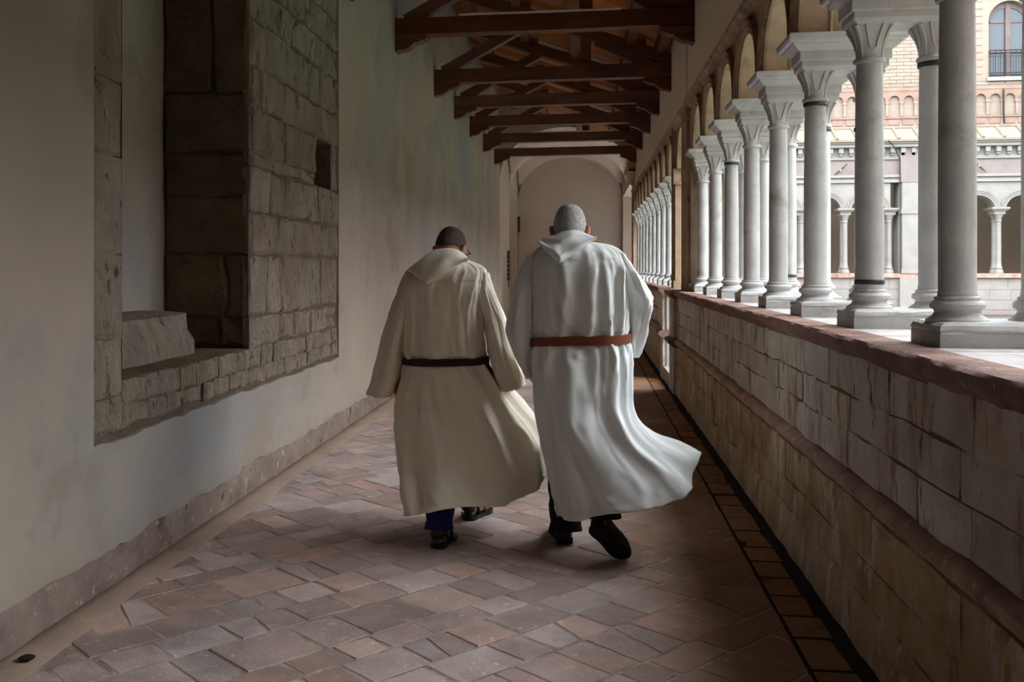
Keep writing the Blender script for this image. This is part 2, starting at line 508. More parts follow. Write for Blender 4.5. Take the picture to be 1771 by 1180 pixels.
def courses(mb_parent, name, mat, a0, a1, zlist, wmin, wmax, mp, n0, n1, skip=None, gap=0.006, jit=0.01, rough=0.006, njit=0.01, limit=None):
    """lays ashlar pieces course by course, each its own object"""
    cnt = 0
    for j in range(len(zlist) - 1):
        z0, z1 = zlist[j], zlist[j + 1]
        a = a0
        while a < a1 - 1e-6:
            l = random.uniform(wmin, wmax)
            if a1 - (a + l) < wmin * 0.6: l = a1 - a
            q = [(a + gap, z0 + gap), (a + l / 2, z0 + gap), (a + l - gap, z0 + gap), (a + l - gap, (z0 + z1) / 2), (a + l - gap, z1 - gap), (a + l / 2, z1 - gap), (a + gap, z1 - gap), (a + gap, (z0 + z1) / 2)]
            e = min(jit, 0.12 * min(l, z1 - z0))
            q = [(x + random.uniform(-e, e) * (0 if (x - a0 < .02 or a1 - x < .02) else 1), z + random.uniform(-e, e)) for x, z in q]
            if not (skip and skip(a, a + l, z0, z1)):
                MB().prism(q, n0, n1 + random.uniform(-njit, njit), mp, min(.02, .14 * min(l, z1 - z0)), rough * 1.6, rough).build(name, mat, mb_parent)
                cnt += 1
            a += l
    return cnt


mpl = lambda a, z, n: (XL - .045 + n, a, z)
# strip left of the niche, blocks under the niche, wide field to its far side
courses(wl, 'stone_block', 'masonry', E0 + .01, N0, [0.70, 0.86, 1.13, 1.5, 1.95, 2.3, 2.75, 3.2, 3.7, 4.4], 0.29, 0.4, mpl, -.02, 0.035, jit=.010, gap=.003)
courses(wl, 'stone_block', 'masonry', N0, N1 + .02, [0.70, 0.80, 0.925], 0.12, 0.30, mpl, -.02, 0.035, jit=.010, gap=.003)


def hskip(a, b, z0, z1):
    return False


hy0, hy1, hz0, hz1 = HOLE
courses(wl, 'stone_block', 'masonry', N1 + .0, E1 - .01, [0.69, 0.80, 0.93], 0.14, 0.30, mpl, -.02, 0.035, jit=.010, gap=.003)
courses(wl, 'stone_block', 'masonry', N1, E1 - .01, [0.93, 1.13, 1.53, 1.80, hz0], 0.28, 0.72, mpl, -.02, 0.035, jit=.011, gap=.003, rough=.012)
courses(wl, 'stone_block', 'masonry', N1, hy0, [hz0, 2.19, hz1], 0.3, 0.8, mpl, -.02, 0.035, jit=.010, gap=.003, rough=.012)
courses(wl, 'stone_block', 'masonry', hy1, E1 - .01, [hz0, hz1], 0.1, 0.3, mpl, -.02, 0.035, jit=.008, gap=.003)
courses(wl, 'stone_block', 'masonry', N1, E1 - .01, [hz1, 2.75, 3.05, 3.3, 3.55, 3.8, 4.1, 4.4], 0.16, 0.55, mpl, -.02, 0.035, jit=.011, gap=.003, rough=.014)
plaster_sheet(E0, E1, lambda y: 4.4, lambda y: WTOP).build('plaster', 'plaster', wl, True, 40)
# far jamb face of the niche
mpj = lambda a, z, n: (a, N1 + .03 - n, z)
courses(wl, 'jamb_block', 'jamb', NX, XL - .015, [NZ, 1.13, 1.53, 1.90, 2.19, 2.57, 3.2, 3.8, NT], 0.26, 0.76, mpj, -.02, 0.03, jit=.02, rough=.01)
# broken stone seat against the back
mb = MB()
rows = []
for i in range(15):
    y = N0 + 0.02 + 1.36 * i / 14
    w = lambda s, a=0.03: a * noise.noise((y * 5, s, 2))
    rows.append([(NX - .02, y, NZ - .02), (NX + 0.37 + w(1), y, NZ - .02), (NX + 0.36 + w(2), y, NZ + .08), (NX + 0.33 + w(3, .05), y, NZ + .16 + w(4)), (NX + .30 + w(5), y, NZ + 0.235 + w(6, .02)), (NX + .15, y, NZ + .25 + w(7, .015)), (NX - .02, y, NZ + .255)])
mb.loft(rows, False); k = len(rows[0]); mb.add(rows[0], [tuple(range(k))]); mb.add(rows[-1], [tuple(range(k))])
o = mb.build('stone_seat', 'masonry', None, True, 35)
tag(o, 'broken stone block lying at the back of the wall niche', 'stone block')

# ================================================================== PARAPET (right)
GAP0, GAP1 = 11.95, 12.95
wp = empty('wall_parapet'); tag(wp, 'low ashlar parapet carrying the colonnade, with red stone mouldings', kind='structure')
mpp = lambda a, z, n: (XR + .03 - n, a, z)


def parapet(y0, y1, near):
    MB().box(XR + .008, 1.80, y0, y1, -0.1, 1.10).build('parapet_core', 'mortar', wp)
    if near:
        courses(wp, 'stone_block', 'parstone', y0, y1, [0.64, 0.795, 0.94, 1.10], 0.20, 0.50, mpp, 0, 0.03, jit=.009, rough=.002, njit=.003, gap=.003)
        courses(wp, 'stone_block', 'parlow', y0, y1, [0.19, 0.34, 0.535], 0.22, 0.55, mpp, 0, 0.03, jit=.008, rough=.003, njit=.003, gap=.003)
    else:
        courses(wp, 'stone_block', 'parstone', y0, y1, [0.64, 0.86, 1.10], 0.4, 0.75, mpp, 0, 0.03, jit=.02, rough=.003, njit=.004)
        courses(wp, 'stone_block', 'parlow', y0, y1, [0.17, 0.535], 0.4, 0.8, mpp, 0, 0.03, jit=.015, rough=.004, njit=.004)
    # damp rendered foot
    mb = MB(); rows = []; y = y0
    while y <= y1 + .001:
        nn = lambda z: 0.012 * noise.noise((y * 5, z * 8, 3))
        t = 0.20 + 0.05 * noise.noise((y * 2, 1, 8)) + .02 * noise.noise((y * 9, 1, 8))
        rows.append([(XR - .02 + nn(0), y, -.02), (XR - .012 + nn(1), y, .07), (XR - .008 + nn(2), y, t * .8), (XR + .012, y, t), (XR + .03, y, t + .01)])
        y += .06
    mb.loft(rows, False).build('rendered_foot', 'parlow', wp, True)
    # mouldings in lengths
    for nm, prof, mat in (('band_moulding', [(.05, .535), (.012, .54), (-.005, .56), (-.03, .575), (-.042, .60), (-.034, .618), (-.012, .632), (.05, .645)], 'bandstone'),
                          ('coping_moulding', [(.05, 1.085), (.005, 1.092), (-.008, 1.11), (-.018, 1.118), (-.03, 1.124), (-.045, 1.14), (-.046, 1.168), (-.035, 1.18), (.10, 1.182), (.10, 1.09)], 'redstone')):
        y = y0
        while y < y1 - .05:
            l = random.uniform(.7, 1.3)
            if y1 - y - l < .4: l = y1 - y
            m = max(3, int(l / .05))
            rows = []
            for i in range(m + 1):
                yy = y + .003 + (l - .006) * i / m
                er = lambda k: 0.005 * noise.noise((yy * 7, k * 3.1, 6)) + 0.004 * noise.noise((yy * 25, k * 2.1, 6))
                rows.append([(XR + dx + (er(k) if 0 < k < len(prof) - 1 else 0), yy, z + (er(k + 9) if 0 < k < len(prof) - 3 else 0)) for k, (dx, z) in enumerate(prof)])
            mb = MB(); mb.loft(rows, False)
            k = len(prof); mb.add(rows[0], [tuple(range(k))]); mb.add(rows[-1], [tuple(range(k))])
            mb.build(nm, mat, wp, True, 45)
            y += l
    # worn top slabs
    y = y0
    while y < y1 - .05:
        l = random.uniform(.5, .9)
        if y1 - y - l < .35: l = y1 - y
        MB().prism([(XR + .095, y + .002), (1.86, y + .002), (1.86, y + l - .002), (XR + .095, y + l - .002)], 1.09, 1.18 + random.uniform(-.002, .001), idm, .006, .004, .001).build('coping_slab', 'copingtop', wp)
        y += l


parapet(2.0, GAP0, True)
parapet(GAP1, 24.2, False)
# pilasters framing the passage to the garden
for y0, y1 in ((GAP0 - .52, GAP0), (GAP1, GAP1 + .42)):
    mb = MB()
    mb.box(XR - .05, XR + .1, y0, y1, 0, .53); mb.box(XR - .05, XR + .1, y0 + .01, y1 - .01, .64, 1.09)
    mb.build('pilaster', 'parstone', wp)
    MB().loft([[(XR + q, yy, z) for q, z in ((.05, .53), (-.06, .54), (-.075, .56), (-.10, .575), (-.11, .60), (-.10, .62), (-.06, .635), (.05, .645))] for yy in (y0 - .03, y1 + .0)], True, True, True).build('band_moulding', 'redstone', wp)
    MB().loft([[(XR + q, yy, z) for q, z in ((.09, 1.085), (-.055, 1.09), (-.07, 1.11), (-.10, 1.13), (-.11, 1.15), (-.105, 1.182), (.09, 1.182))] for yy in (y0 - .04, y1 + .0)], True, True, True).build('coping_moulding', 'redstone', wp)
MB().box(1.0, 1.9, GAP0, GAP1, -.05, .17).build('threshold', 'copingtop', wp)
# end faces of the passage get white dressed stone
for y0, y1 in ((GAP1 - .012, GAP1 + .01),):
    MB().box(XR, 1.80, y0, y1, .17, 1.10).build('dressed_end', 'marble', wp)

# ================================================================== ARCADE
PITCH = 1.055
YCOL = [3.60 + PITCH * k for k in range(8)]
YCOL2 = [14.20 + PITCH * k for k in range(10)]
CX0, CX1 = 1.27, 1.54


def shaft_profile():
    return [(.0605, 1.345), (.0625, 1.352), (.0625, 1.362), (.060, 1.37), (.0605, 1.6), (.0600, 1.9), (.0575, 2.2), (.0555, 2.37)]


sh_me = MB().lathe(shaft_profile(), 0, 0, 28).mesh('shaft')
bs_me = MB().lathe([(.10, 1.262), (.10, 1.270), (.094, 1.274), (.078, 1.284), (.072, 1.295), (.076, 1.305), (.086, 1.309), (.088, 1.322), (.082, 1.331), (.072, 1.335), (.073, 1.346), (.06, 1.352)], 0, 0, 28).mesh('base')


def capital_mesh():
    mb = MB()
    n = 48
    # astragal ring then bell going square
    mb.lathe([(.056, 2.364), (.066, 2.367), (.070, 2.377), (.066, 2.386), (.057, 2.39)], 0, 0, 32)
    rings = []
    for t in [0, .1, .25, .4, .55, .7, .82, .92, 1.0]:
        z = 2.385 + .147 * t
        r = .057 + .006 * t + .022 * max(0, (t - .3) / .7) ** 1.8
        e = t ** 1.6
        ring = []
        for j in range(n):
            th = 2 * PI * j / n
            c, s = math.cos(th), math.sin(th)
            sq = 1 / max(abs(c), abs(s))
            rr = r * ((1 - e) + e * (1 + (sq - 1) * .75))
            rr *= 1 + .035 * math.sin(PI * min(1, t * 1.1)) * math.cos(4 * th + PI)   # corner leaves stand out, faces sink
            ring.append((rr * c, rr * s, z))
        rings.append(ring)
    mb.loft(rings, True, True, True)
    # U shaped fillet on each face, and a leaf rib on each corner
    for q in range(4):
        R = Matrix.Rotation(q * PI / 2, 4, 'Z')
        pts = []
        for i in range(13):
            a = i / 12
            if a < .4: w, t = .034 - .022 * (a / .4), 1 - (a / .4) * .68
            elif a > .6: w, t = -(.012 + .022 * ((a - .6) / .4)), .32 + (a - .6) / .4 * .68
            else: w, t = .012 * math.cos((a - .4) / .2 * PI), .32 - .05 * math.sin((a - .4) / .2 * PI)
            rr = .057 + .006 * t + .022 * max(0, (t - .3) / .7) ** 1.8 + .002
            pts.append(R @ Vector((w * 1.1, rr * (1 - .035 * math.sin(PI * min(1, t * 1.1))), 2.385 + .145 * t)))
        mb.tube(pts, .0042, 6)
        R2 = Matrix.Rotation(q * PI / 2 + PI / 4, 4, 'Z')
        pts = [R2 @ Vector((0, (.058 + .006 * t + .022 * max(0, (t - .3) / .7) ** 1.8) * (1 + .30 * t ** 1.6) + .001, 2.39 + .14 * t)) for t in (0.0, .2, .4, .6, .8, .97)]
        mb.tube(pts, [.004, .006, .007, .008, .009, .008], 6)
    return mb.mesh('capital')


cp_me = capital_mesh()
bd_me = MB().lathe([(.0615, 0), (.064, .003), (.064, .019), (.0615, .022)], 0, 0, 28).mesh('band')
for me in (sh_me, bs_me, cp_me): me.materials.append(MAT['marble'])
bd_me.materials.append(MAT['lead'])


def impost_mesh():
    prof = [(-.02, 2.528), (-.004, 2.545), (.0, 2.552), (.0, 2.580), (.010, 2.583), (.012, 2.588), (.012, 2.632), (.02, 2.636), (.03, 2.642), (.052, 2.662), (.056, 2.672), (.074, 2.678), (.08, 2.690), (.08, 2.712), (.074, 2.72)]
    x0, x1, hy = 1.175, 1.635, .105
    rings = []
    for o, z in prof:
        c = .004
        a0, a1, b = x0 - o, x1 + o, hy + o
        rings.append([(a0 + c, -b, z), (a1 - c, -b, z), (a1, -b + c, z), (a1, b - c, z), (a1 - c, b, z), (a0 + c, b, z), (a0, b - c, z), (a0, -b + c, z)])
    return MB().loft(rings, True, True, True).mesh('impost_block')


def plinth_mesh(seed):
    mb = MB()
    x0, x1, hy = 1.165, 1.645, .148
    q = [(x0, -hy), (x1, -hy), (x1, hy), (x0, hy)]
    mb.prism(q, 1.175, 1.235, idm, .008, .008, .001)
    # worn upper tier
    rings = []
    n = 40
    for t, (ins, z) in enumerate([(.004, 1.228), (-.001, 1.240), (.004, 1.254), (.018, 1.263), (.06, 1.267)]):
        ring = []
        a0, a1, bb = x0 + ins, x1 - ins, hy - ins
        per = [(a0 + (a1 - a0) * i / 14, -bb) for i in range(14)] + [(a1, -bb + 2 * bb * i / 6) for i in range(6)] + [(a1 - (a1 - a0) * i / 14, bb) for i in range(14)] + [(a0, bb - 2 * bb * i / 6) for i in range(6)]
        for (px, py) in per:
            w = .010 * noise.noise((px * 9 + seed * 7, py * 9, t * .4)) * (1 if t in (1, 2, 3) else .3)
            cx, cy = px - (x0 + x1) / 2, py
            ring.append((px - w * (1 if cx > 0 else -1) * abs(cx) * 3, py - w * (1 if cy > 0 else -1), z + w * .5))
        rings.append(ring)
    mb.loft(rings, True, False, True)
    return mb.mesh('plinth')


im_me = impost_mesh(); im_me.materials.append(MAT['marble'])
pl_mes = [plinth_mesh(s) for s in range(3)]
for me in pl_mes: me.materials.append(MAT['marble'])

BANDS = {(1, 0): 1.372, (1, 1): 2.342, (2, 0): 2.342, (2, 1): 2.20, (5, 0): 2.342, (3, 1): 2.342, (4, 1): 1.372}


def column(k, y, side, bay_word, ordinal):
    x = CX0 if side == 0 else CX1
    r = empty('marble_column', (x, y, 0))
    r.rotation_euler.z = 0
    link('shaft', sh_me, None, r, True, 40); link('base', bs_me, None, r, True, 40); link('capital', cp_me, None, r, True, 50)
    if (k, side) in BANDS and bay_word == 'near':
        o = link('band', bd_me, None, r, True, 40); o.location.z = BANDS[(k, side)]
        o['label'] = 'dark lead repair band'
    face = 'corridor' if side == 0 else 'garden'
    where = 'from the viewer' if bay_word == 'near' else 'past the garden passage'
    tag(r, f'slender white marble column on the {face} side of the {ordinal} pair {where}', 'column', 'paired marble columns of the cloister arcade')


def pair(k, y, word):
    od = ORD[k]
    where = 'from the viewer' if word == 'near' else 'past the garden passage'
    for s in (0, 1): column(k, y, s, word, od)
    p = link('plinth', pl_mes[k % 3], None, None, False); p.location.y = y
    tag(p, f'worn white stone plinth under the {od} column pair {where}', 'plinth', 'plinths of the cloister arcade')
    i = link('impost_block', im_me, None, None, False); i.location.y = y
    tag(i, f'moulded white impost block over the {od} column pair {where}', 'impost', 'impost blocks of the cloister arcade')


for k, y in enumerate(YCOL): pair(k, y, 'near')
for k, y in enumerate(YCOL2): pair(k, y, 'far')

# arches
wr = empty('wall_right'); tag(wr, 'plastered wall above the round arches of the colonnade', kind='structure')
SPR, STR = 2.718, 3.24


def arch_mesh(width, r, name, x0=WX0 + .01, x1=WX1 - .01, z0=SPR, z1=STR):
    mb = MB()
    n = 20
    h = width / 2
    arc = [(-r * math.cos(PI * i / n), z0 + r * math.sin(PI * i / n)) for i in range(n + 1)]
    for x in (x0, x1):
        vs = [(x, -h, z0), (x, -h, z1)] + [(x, a, z) for a, z in arc] + [(x, a, z1) for a, z in arc] + [(x, h, z0), (x, h, z1)]
        m = n + 1
        fs = []
        for i in range(n):
            fs.append((2 + i, 3 + i, 2 + m + i + 1, 2 + m + i))
        fs.append((0, 2, 2 + m, 1)); fs.append((2 + n, 2 + 2 * m, 2 + 2 * m + 1, 2 + m + n))
        mb.add(vs, fs)
    mb.loft([[(x0, a, z), (x1, a, z)] for a, z in arc], False)
    # roll mouldings inside the soffit
    for xx in (x0 + .15, x1 - .15):
        mb.loft([[(xx - .012, a * .99, z0 + (z - z0) * .99), (xx, a * .965, z0 + (z - z0) * .965), (xx + .012, a * .99, z0 + (z - z0) * .99)] for a, z in arc], False)
    return mb.mesh(name)


def archivolt_mesh(r, name):
    mb = MB()
    n = 20
    for sgn, x in ((-1, WX0 + .01), (1, WX1 - .01)):
        prof = [(r - .005, 0), (r - .005, .018), (r + .02, .018), (r + .026, .030), (r + .045, .036), (r + .058, .022), (r + .075, .022), (r + .088, .045), (r + .104, .045), (r + .108, 0)]
        rows = []
        for i in range(n + 1):
            a = PI * i / n
            rows.append([(x + sgn * pr, max(-PITCH / 2, min(PITCH / 2, -q * math.cos(a))), SPR + q * math.sin(a)) for q, pr in prof])
        mb.loft(rows, False)
    return mb.mesh(name)


AR = 0.405
a_me = arch_mesh(PITCH, AR, 'arch'); a_me.materials.append(MAT['spandrel'])
v_me = archivolt_mesh(AR, 'archivolt'); v_me.materials.append(MAT['moulding'])
bays = [3.60 - PITCH / 2] + [(YCOL[i] + YCOL[i + 1]) / 2 for i in range(7)] + [YCOL2[0] - PITCH / 2] + [(YCOL2[i] + YCOL2[i + 1]) / 2 for i in range(9)]
for y in bays:
    o = link('arch', a_me, None, wr, True, 40); o.location.y = y
    o = link('archivolt', v_me, None, wr, True, 50); o.location.y = y
# piers beside the passage
P0 = (YCOL[7] + .13, GAP0 - .02)
P1 = (GAP1 + .05, YCOL2[0] - PITCH + .13)
for (y0, y1) in (P0, P1, (YCOL2[-1] + .5, 24.35)):
    MB().box(WX0 - .005, WX1, y0, y1, 1.16, 2.55).build('pier', 'spandrel', wr)
    MB().box(WX0 - .03, WX1 + .03, y0 - .03, y1 + .03, 1.18, 1.27).build('pier_base', 'spandrel', wr)
    MB().box(WX0 - .03, WX1 + .03, y0 - .03, y1 + .03, 2.52, 2.72).build('pier_capital', 'moulding', wr)
    MB().box(WX0 + .002, WX1 - .002, y0 - .02, y1 + .02, 2.6, STR).build('pier_head', 'spandrel', wr)
    MB().box(WX0 - .04, WX0 + .05, y0 + .1, y1 - .1, 1.2, 3.3).build('pier_strip', 'moulding', wr)
mid = (P0[1] + P1[0]) / 2
pa_me = arch_mesh(P1[0] - P0[1], .46, 'arch'); pa_me.materials.append(MAT['spandrel'])
o = link('arch', pa_me, None, wr, True, 40); o.location.y = mid
# last half bay
MB().box(WX0 + .01, WX1 - .01, YCOL2[-1], 24.3, 2.72, STR).build('spandrel_block', 'spandrel', wr)
# unseen solid wall before the first arch, added to darken the near walk
MB().box(WX0 - .02, WX1 + .1, YB, 2.56, 1.0, STR).build('solid_wall', 'plaster', wr)
MB().box(XR, WX1 + .1, YB, 2.05, 0, 1.16).build('solid_wall', 'plaster', wr)
MB().box(WX0 + .01, WX1 - .01, 2.1, 2.56, SPR, STR).build('spandrel_block', 'spandrel', wr)
# string course in lengths, with a step at the passage
y = YB
while y < YE:
    l = random.uniform(.6, 1.1)
    if YE - y - l < .4: l = YE - y
    if y < 11.3 < y + l: l = 11.3 - y + .001
    ox = -.012 if y < 11.3 else 0
    prof = [(.05, STR - .02), (0, STR - .02), (-.02, STR), (-.028, STR + .02), (-.055, STR + .035), (-.062, STR + .06), (-.05, STR + .082), (-.02, STR + .09), (-.01, STR + .10), (.05, STR + .10)]
    MB().loft([[(WX0 + ox + a, yy, z) for a, z in prof] for yy in (y + .002, y + l - .002)], True, True, True).build('string_course', 'moulding', wr, True, 40)
    y += l
MB().box(WX0 + .0, WX1, YB, YE, STR - .001, 4.6).build('plaster', 'plaster3', wr)
MB().box(WX0 - .025, WX0 + .05, 11.5, 11.62, 3.3, 4.45).build('plaster_strip', 'plaster3', wr)
# outside string course and eaves
MB().box(WX1 - .02, WX1 + .09, YB, YE, STR, STR + .1).build('string_course', 'marblefar', wr)

# ================================================================== ROOF
ce = empty('ceiling'); tag(ce, 'sloping timber roof of boards and purlins over the walk', kind='structure')
RL, RR = 5.62, 4.46          # underside of the boards at the left wall / at the right wall
zr = lambda x: RL + (RR - RL) * (x - XL) / (WX0 - XL)
y = YB
while y < YE:
    w = random.uniform(.2, .3)
    q = .003
    z = random.uniform(0, .008)
    vs = []
    for x in (XL - .1, 1.9):
        for yy in (y + q, y + w - q):
            vs += [(x, yy, zr(x) + z), (x, yy, zr(x) + z + .03)]
    MB().add(vs, [(0, 4, 6, 2), (1, 3, 7, 5), (0, 1, 5, 4), (2, 6, 7, 3), (0, 2, 3, 1), (4, 5, 7, 6)]).build('board', 'woodend', ce)
    y += w
MB().beam((XL - 1.4, YE / 2 - .5, zr(XL - 1.4) + .09), (2.15, YE / 2 - .5, zr(2.15) + .09), YE + 3.4, .06).build('roof_cover', 'roofing', ce)
for x in (-1.75, -.95, -.15, .62, 1.02):
    MB().box(x - .065, x + .065, YB, YE, zr(x + .065) - .13, zr(x - .065) + .005).build('purlin', 'wood', ce)
TY = [8.6, 10.85, 13.72, 15.85, 18.0, 20.42, 22.95]



def corbel(sgn, xw, y, w=.17):
    # S-profile bracket against the wall, sgn +1 grows towards +x
    prof = [(0, 4.035), (0, 3.865), (.05, 3.85), (.08, 3.868), (.14, 3.872), (.20, 3.90), (.25, 3.945), (.31, 3.955), (.335, 3.975), (.375, 3.98), (.39, 4.0), (.39, 4.035)]
    return MB().loft([[(xw + sgn * a, yy, z) for a, z in prof] for yy in (y - w / 2, y + w / 2)], True, True, True)


for i, y in enumerate(TY):
    t = empty('roof_truss', (0, y, 4.0))
    pos = ['nearest, just entering at the upper edge', 'second from the viewer, bearing the long pale strip', 'third from the viewer', 'fourth from the viewer', 'fifth from the viewer', 'sixth from the viewer, bearing a short pale strip', 'farthest, in front of the vaulted end bay'][i]
    tag(t, f'dark timber roof truss, {pos}', 'roof truss', 'timber roof trusses over the cloister walk')

    def part(mb, nm, mat='wood'):
        o = mb.build(nm, mat, t); o.matrix_parent_inverse = Matrix.Translation((0, -y, -4.0)); return o
    mb = MB()   # tie beam, slightly waney
    rows = []
    for j in range(15):
        x = XL - .12 + (WX0 + .2 - XL + .12) * j / 14
        e = lambda k: .008 * noise.noise((x * 1.2, y, k))
        zt = 4.215 + .02 * j / 14; zb = 4.03 + .02 * j / 14
        rows.append([(x, y - .09 + e(1), zb + e(2)), (x, y + .09 + e(3), zb + e(4)), (x, y + .09 + e(5), zt + e(6)), (x, y - .09 + e(7), zt + e(8))])
    part(mb.loft(rows, True, True, True), 'tie_beam')
    part(corbel(1, XL - .03, y), 'corbel'); part(corbel(-1, WX0 + .03, y), 'corbel')
    if i < 6:
        part(MB().beam((XL + .02, y, zr(XL) - .21), (WX0 + .02, y, zr(WX0) - .19), .16, .16, (0, 1, 0)), 'rafter')
        part(MB().beam((XL + .12, y, 4.2), (-.72, y, zr(-.72) - .26), .13, .15, (0, 1, 0)), 'strut')
        part(MB().box(-.06, .08, y - .06, y + .06, 4.21, zr(0) - .25), 'post')
        part(MB().beam((.9, y, 4.22), (.14, y, zr(.14) - .28), .10, .11, (0, 1, 0)), 'strut')
        # bridging blocks that carry the purlins
        for x in (-.95, -.15, .62):
            part(MB().box(x + .07, x + .2, y - .06, y + .06, zr(x + .2) - .18, zr(x + .07) - .06), 'cleat')
for i, (x0, x1, ly) in {1: (-1.38, .38, TY[1]), 5: (-1.1, .55, TY[5])}.items():
    o = MB().box(x0, x1, ly - .112, ly - .07, 4.225, 4.243).build('light_strip', 'paleled')
    tag(o, 'long thin pale strip lying on the second roof truss' if i == 1 else 'thin pale strip lying on the sixth roof truss', 'light strip')

# ================================================================== VAULTED END BAY
VY0, VY1, VS, VT = 24.3, 31.5, 3.62, 4.92
VXR = 1.15
we = empty('wall_end'); tag(we, 'plastered end wall and groin vault closing the cloister walk', kind='structure')
mb = MB()
nx, ny = 33, 57
xm, hw = (XL + VXR) / 2, (VXR - XL) / 2


def vz(x, y):
    a = VS + (VT - VS) * math.sqrt(max(0, 1 - ((x - xm) / hw) ** 2))
    L2 = (VY1 - VY0) / 2
    yy = (y - VY0) % L2 - L2 / 2
    b_ = VS + (VT - VS - .02) * math.sqrt(max(0, 1 - (yy / (L2 / 2)) ** 2))
    return max(a, b_)


rows = [[(XL + (VXR - XL) * (0.5 - 0.5 * math.cos(PI * i / (nx - 1))), y, vz(XL + (VXR - XL) * (0.5 - 0.5 * math.cos(PI * i / (nx - 1))), y)) for i in range(nx)] for y in [VY0 + .02 + (VY1 - VY0 - .02) * j / (ny - 1) for j in range(ny)]]
mb.loft(rows, False).build('vault', 'plaster2', we, True, 30)
MB().box(XL - .3, VXR + .3, VY1, VY1 + .15, -.1, 5.4).build('end_plaster', 'plaster2', we)
# arch rib on the end wall and diaphragm arch at the timber roof
for yy, dep, thick, nm in ((VY1 - .14, .14, .11, 'wall_rib'),):
    mb = MB(); rows = []
    for i in range(33):
        a = PI * i / 32
        cxx, szz = math.cos(a), math.sin(a)
        o_ = (xm - hw * cxx, VS + (VT - VS) * szz); n_ = (xm - (hw - thick) * cxx, VS + (VT - VS - thick) * szz)
        rows.append([(o_[0], yy, o_[1]), (n_[0], yy, n_[1]), (n_[0], yy + dep, n_[1])])
    mb.loft(rows, False).build(nm, 'plaster2', we, True, 40)
mb = MB()
n = 32
for yy in (VY0 - .01, VY0 + .22):
    arc = [(xm - hw * math.cos(PI * i / n), VS + (VT - VS - .03) * math.sin(PI * i / n)) for i in range(n + 1)]
    vs = [(a, yy, z) for a, z in arc] + [(a, yy, 5.9) for a, z in arc]
    mb.add(vs, [(i, i + 1, n + 2 + i, n + 1 + i) for i in range(n)])
mb.loft([[(a, VY0 - .01, z), (a, VY0 + .22, z)] for a, z in arc], False)
mb.build('diaphragm_arch', 'plaster2', we, False)
# left wall of the bay with its arched doorway
D0, D1, DS, DR = 27.9, 30.9, 2.9, 1.2
mb = MB()
x = XL - .03
mb.add([(x, VY0 - .05, 0), (x, D0, 0), (x, D0, 5.4), (x, VY0 - .05, 5.4)], [(0, 1, 2, 3)])
mb.add([(x, D1, 0), (x, VY1, 0), (x, VY1, 5.4), (x, D1, 5.4)], [(0, 1, 2, 3)])
arc = [((D0 + D1) / 2 - (D1 - D0) / 2 * math.cos(PI * i / 24), DS + DR * math.sin(PI * i / 24)) for i in range(25)]
mb.add([(x, a, z) for a, z in arc] + [(x, a, 5.4) for a, z in arc], [(i, i + 1, 26 + i, 25 + i) for i in range(24)])
arc2 = [(D0, 0)] + arc + [(D1, 0)]
mb.loft([[(x, a, z), (x - .35, a, z)] for a, z in arc2], False)
mb.build('side_plaster', 'plaster2', we, False)
mb = MB()
mb.box(-3.15, -3.1, 26.5, 28.6, 0, 5); mb.box(-3.15, -3.1, 29.9, 33, 0, 5); mb.box(-3.15, -3.1, 28.6, 29.9, 0, 5); mb.box(-3.1, XL - .3, 32.4, 32.5, 0, 5); mb.box(-3.1, XL - .3, 26.5, 26.6, 0, 5); mb.box(-3.1, XL - .3, 26.5, 32.5, 4.6, 4.7); mb.box(-3.1, XL - .1, 26.5, 32.5, -.1, 0)
mb.build('side_passage', 'plaster', we)
o = empty('door_1', (-2.6, 31.3, 0)); tag(o, 'ochre door under a brown timber lintel inside the arched side opening', kind='structure')
for nm, mt, bx in (('door_leaf', 'ochre', (-2.55, -2.1, -.04, .04, .0, 2.55)), ('lintel', 'lintelwood', (-2.6, -2.05, -.1, .08, 2.55, 3.05)), ('door_handle', 'iron', (-2.3, -2.24, -.10, -.04, 1.7, 1.76))):
    p = MB().box(bx[0] + 2.6, bx[1] + 2.6, bx[2], bx[3], bx[4], bx[5]).build(nm, mt, o)
# right wall of the bay: pier, arch to the other walk, solid end
mb = MB()
mb.box(VXR, VXR + .5, VY0 - .05, 24.85, 0, 5.4); mb.box(VXR, VXR + .5, 30.6, VY1, 0, 5.4); mb.box(VXR, VXR + .5, 24.85, 30.6, 3.6, 5.4)
mb.build('side_pier', 'plaster2', we)
MB().box(XL - .3, VXR + .6, VY0 - .1, VY1 + .2, 5.4, 5.5).build('bay_roof', 'roofing', we)
# carved bracket on the last pier
o = MB().loft([[(VXR + a, 24.05 + b_ * s_, z) for b_ in (-1, 1) for a in ((0, -.17 * s_) if b_ < 0 else (-.17 * s_, 0))] for s_, z in ((.2, 3.42), (.5, 3.5), (.75, 3.6), (1, 3.66), (.8, 3.72), (1.05, 3.78), (1.05, 3.86))], True, True, True).build('carved_bracket', 'moulding')
o.data.transform(Matrix.Identity(4))
tag(o, 'small carved stone bracket under the farthest truss end', 'bracket')
# slatted dark board hanging on the far left wall
sb = empty('hanging_board', (XL - .02, 27.35, 1.05)); tag(sb, 'narrow dark hanging board of small plates on the far plaster wall', 'board')
for j in range(7):
    MB().box(0, .03, -.28, .28, .03 + j * .12, .125 + j * .12).build('plate', 'iron', sb)
MB().box(0.005, .018, -.02, .02, -.18, .03).build('cord', 'iron', sb)
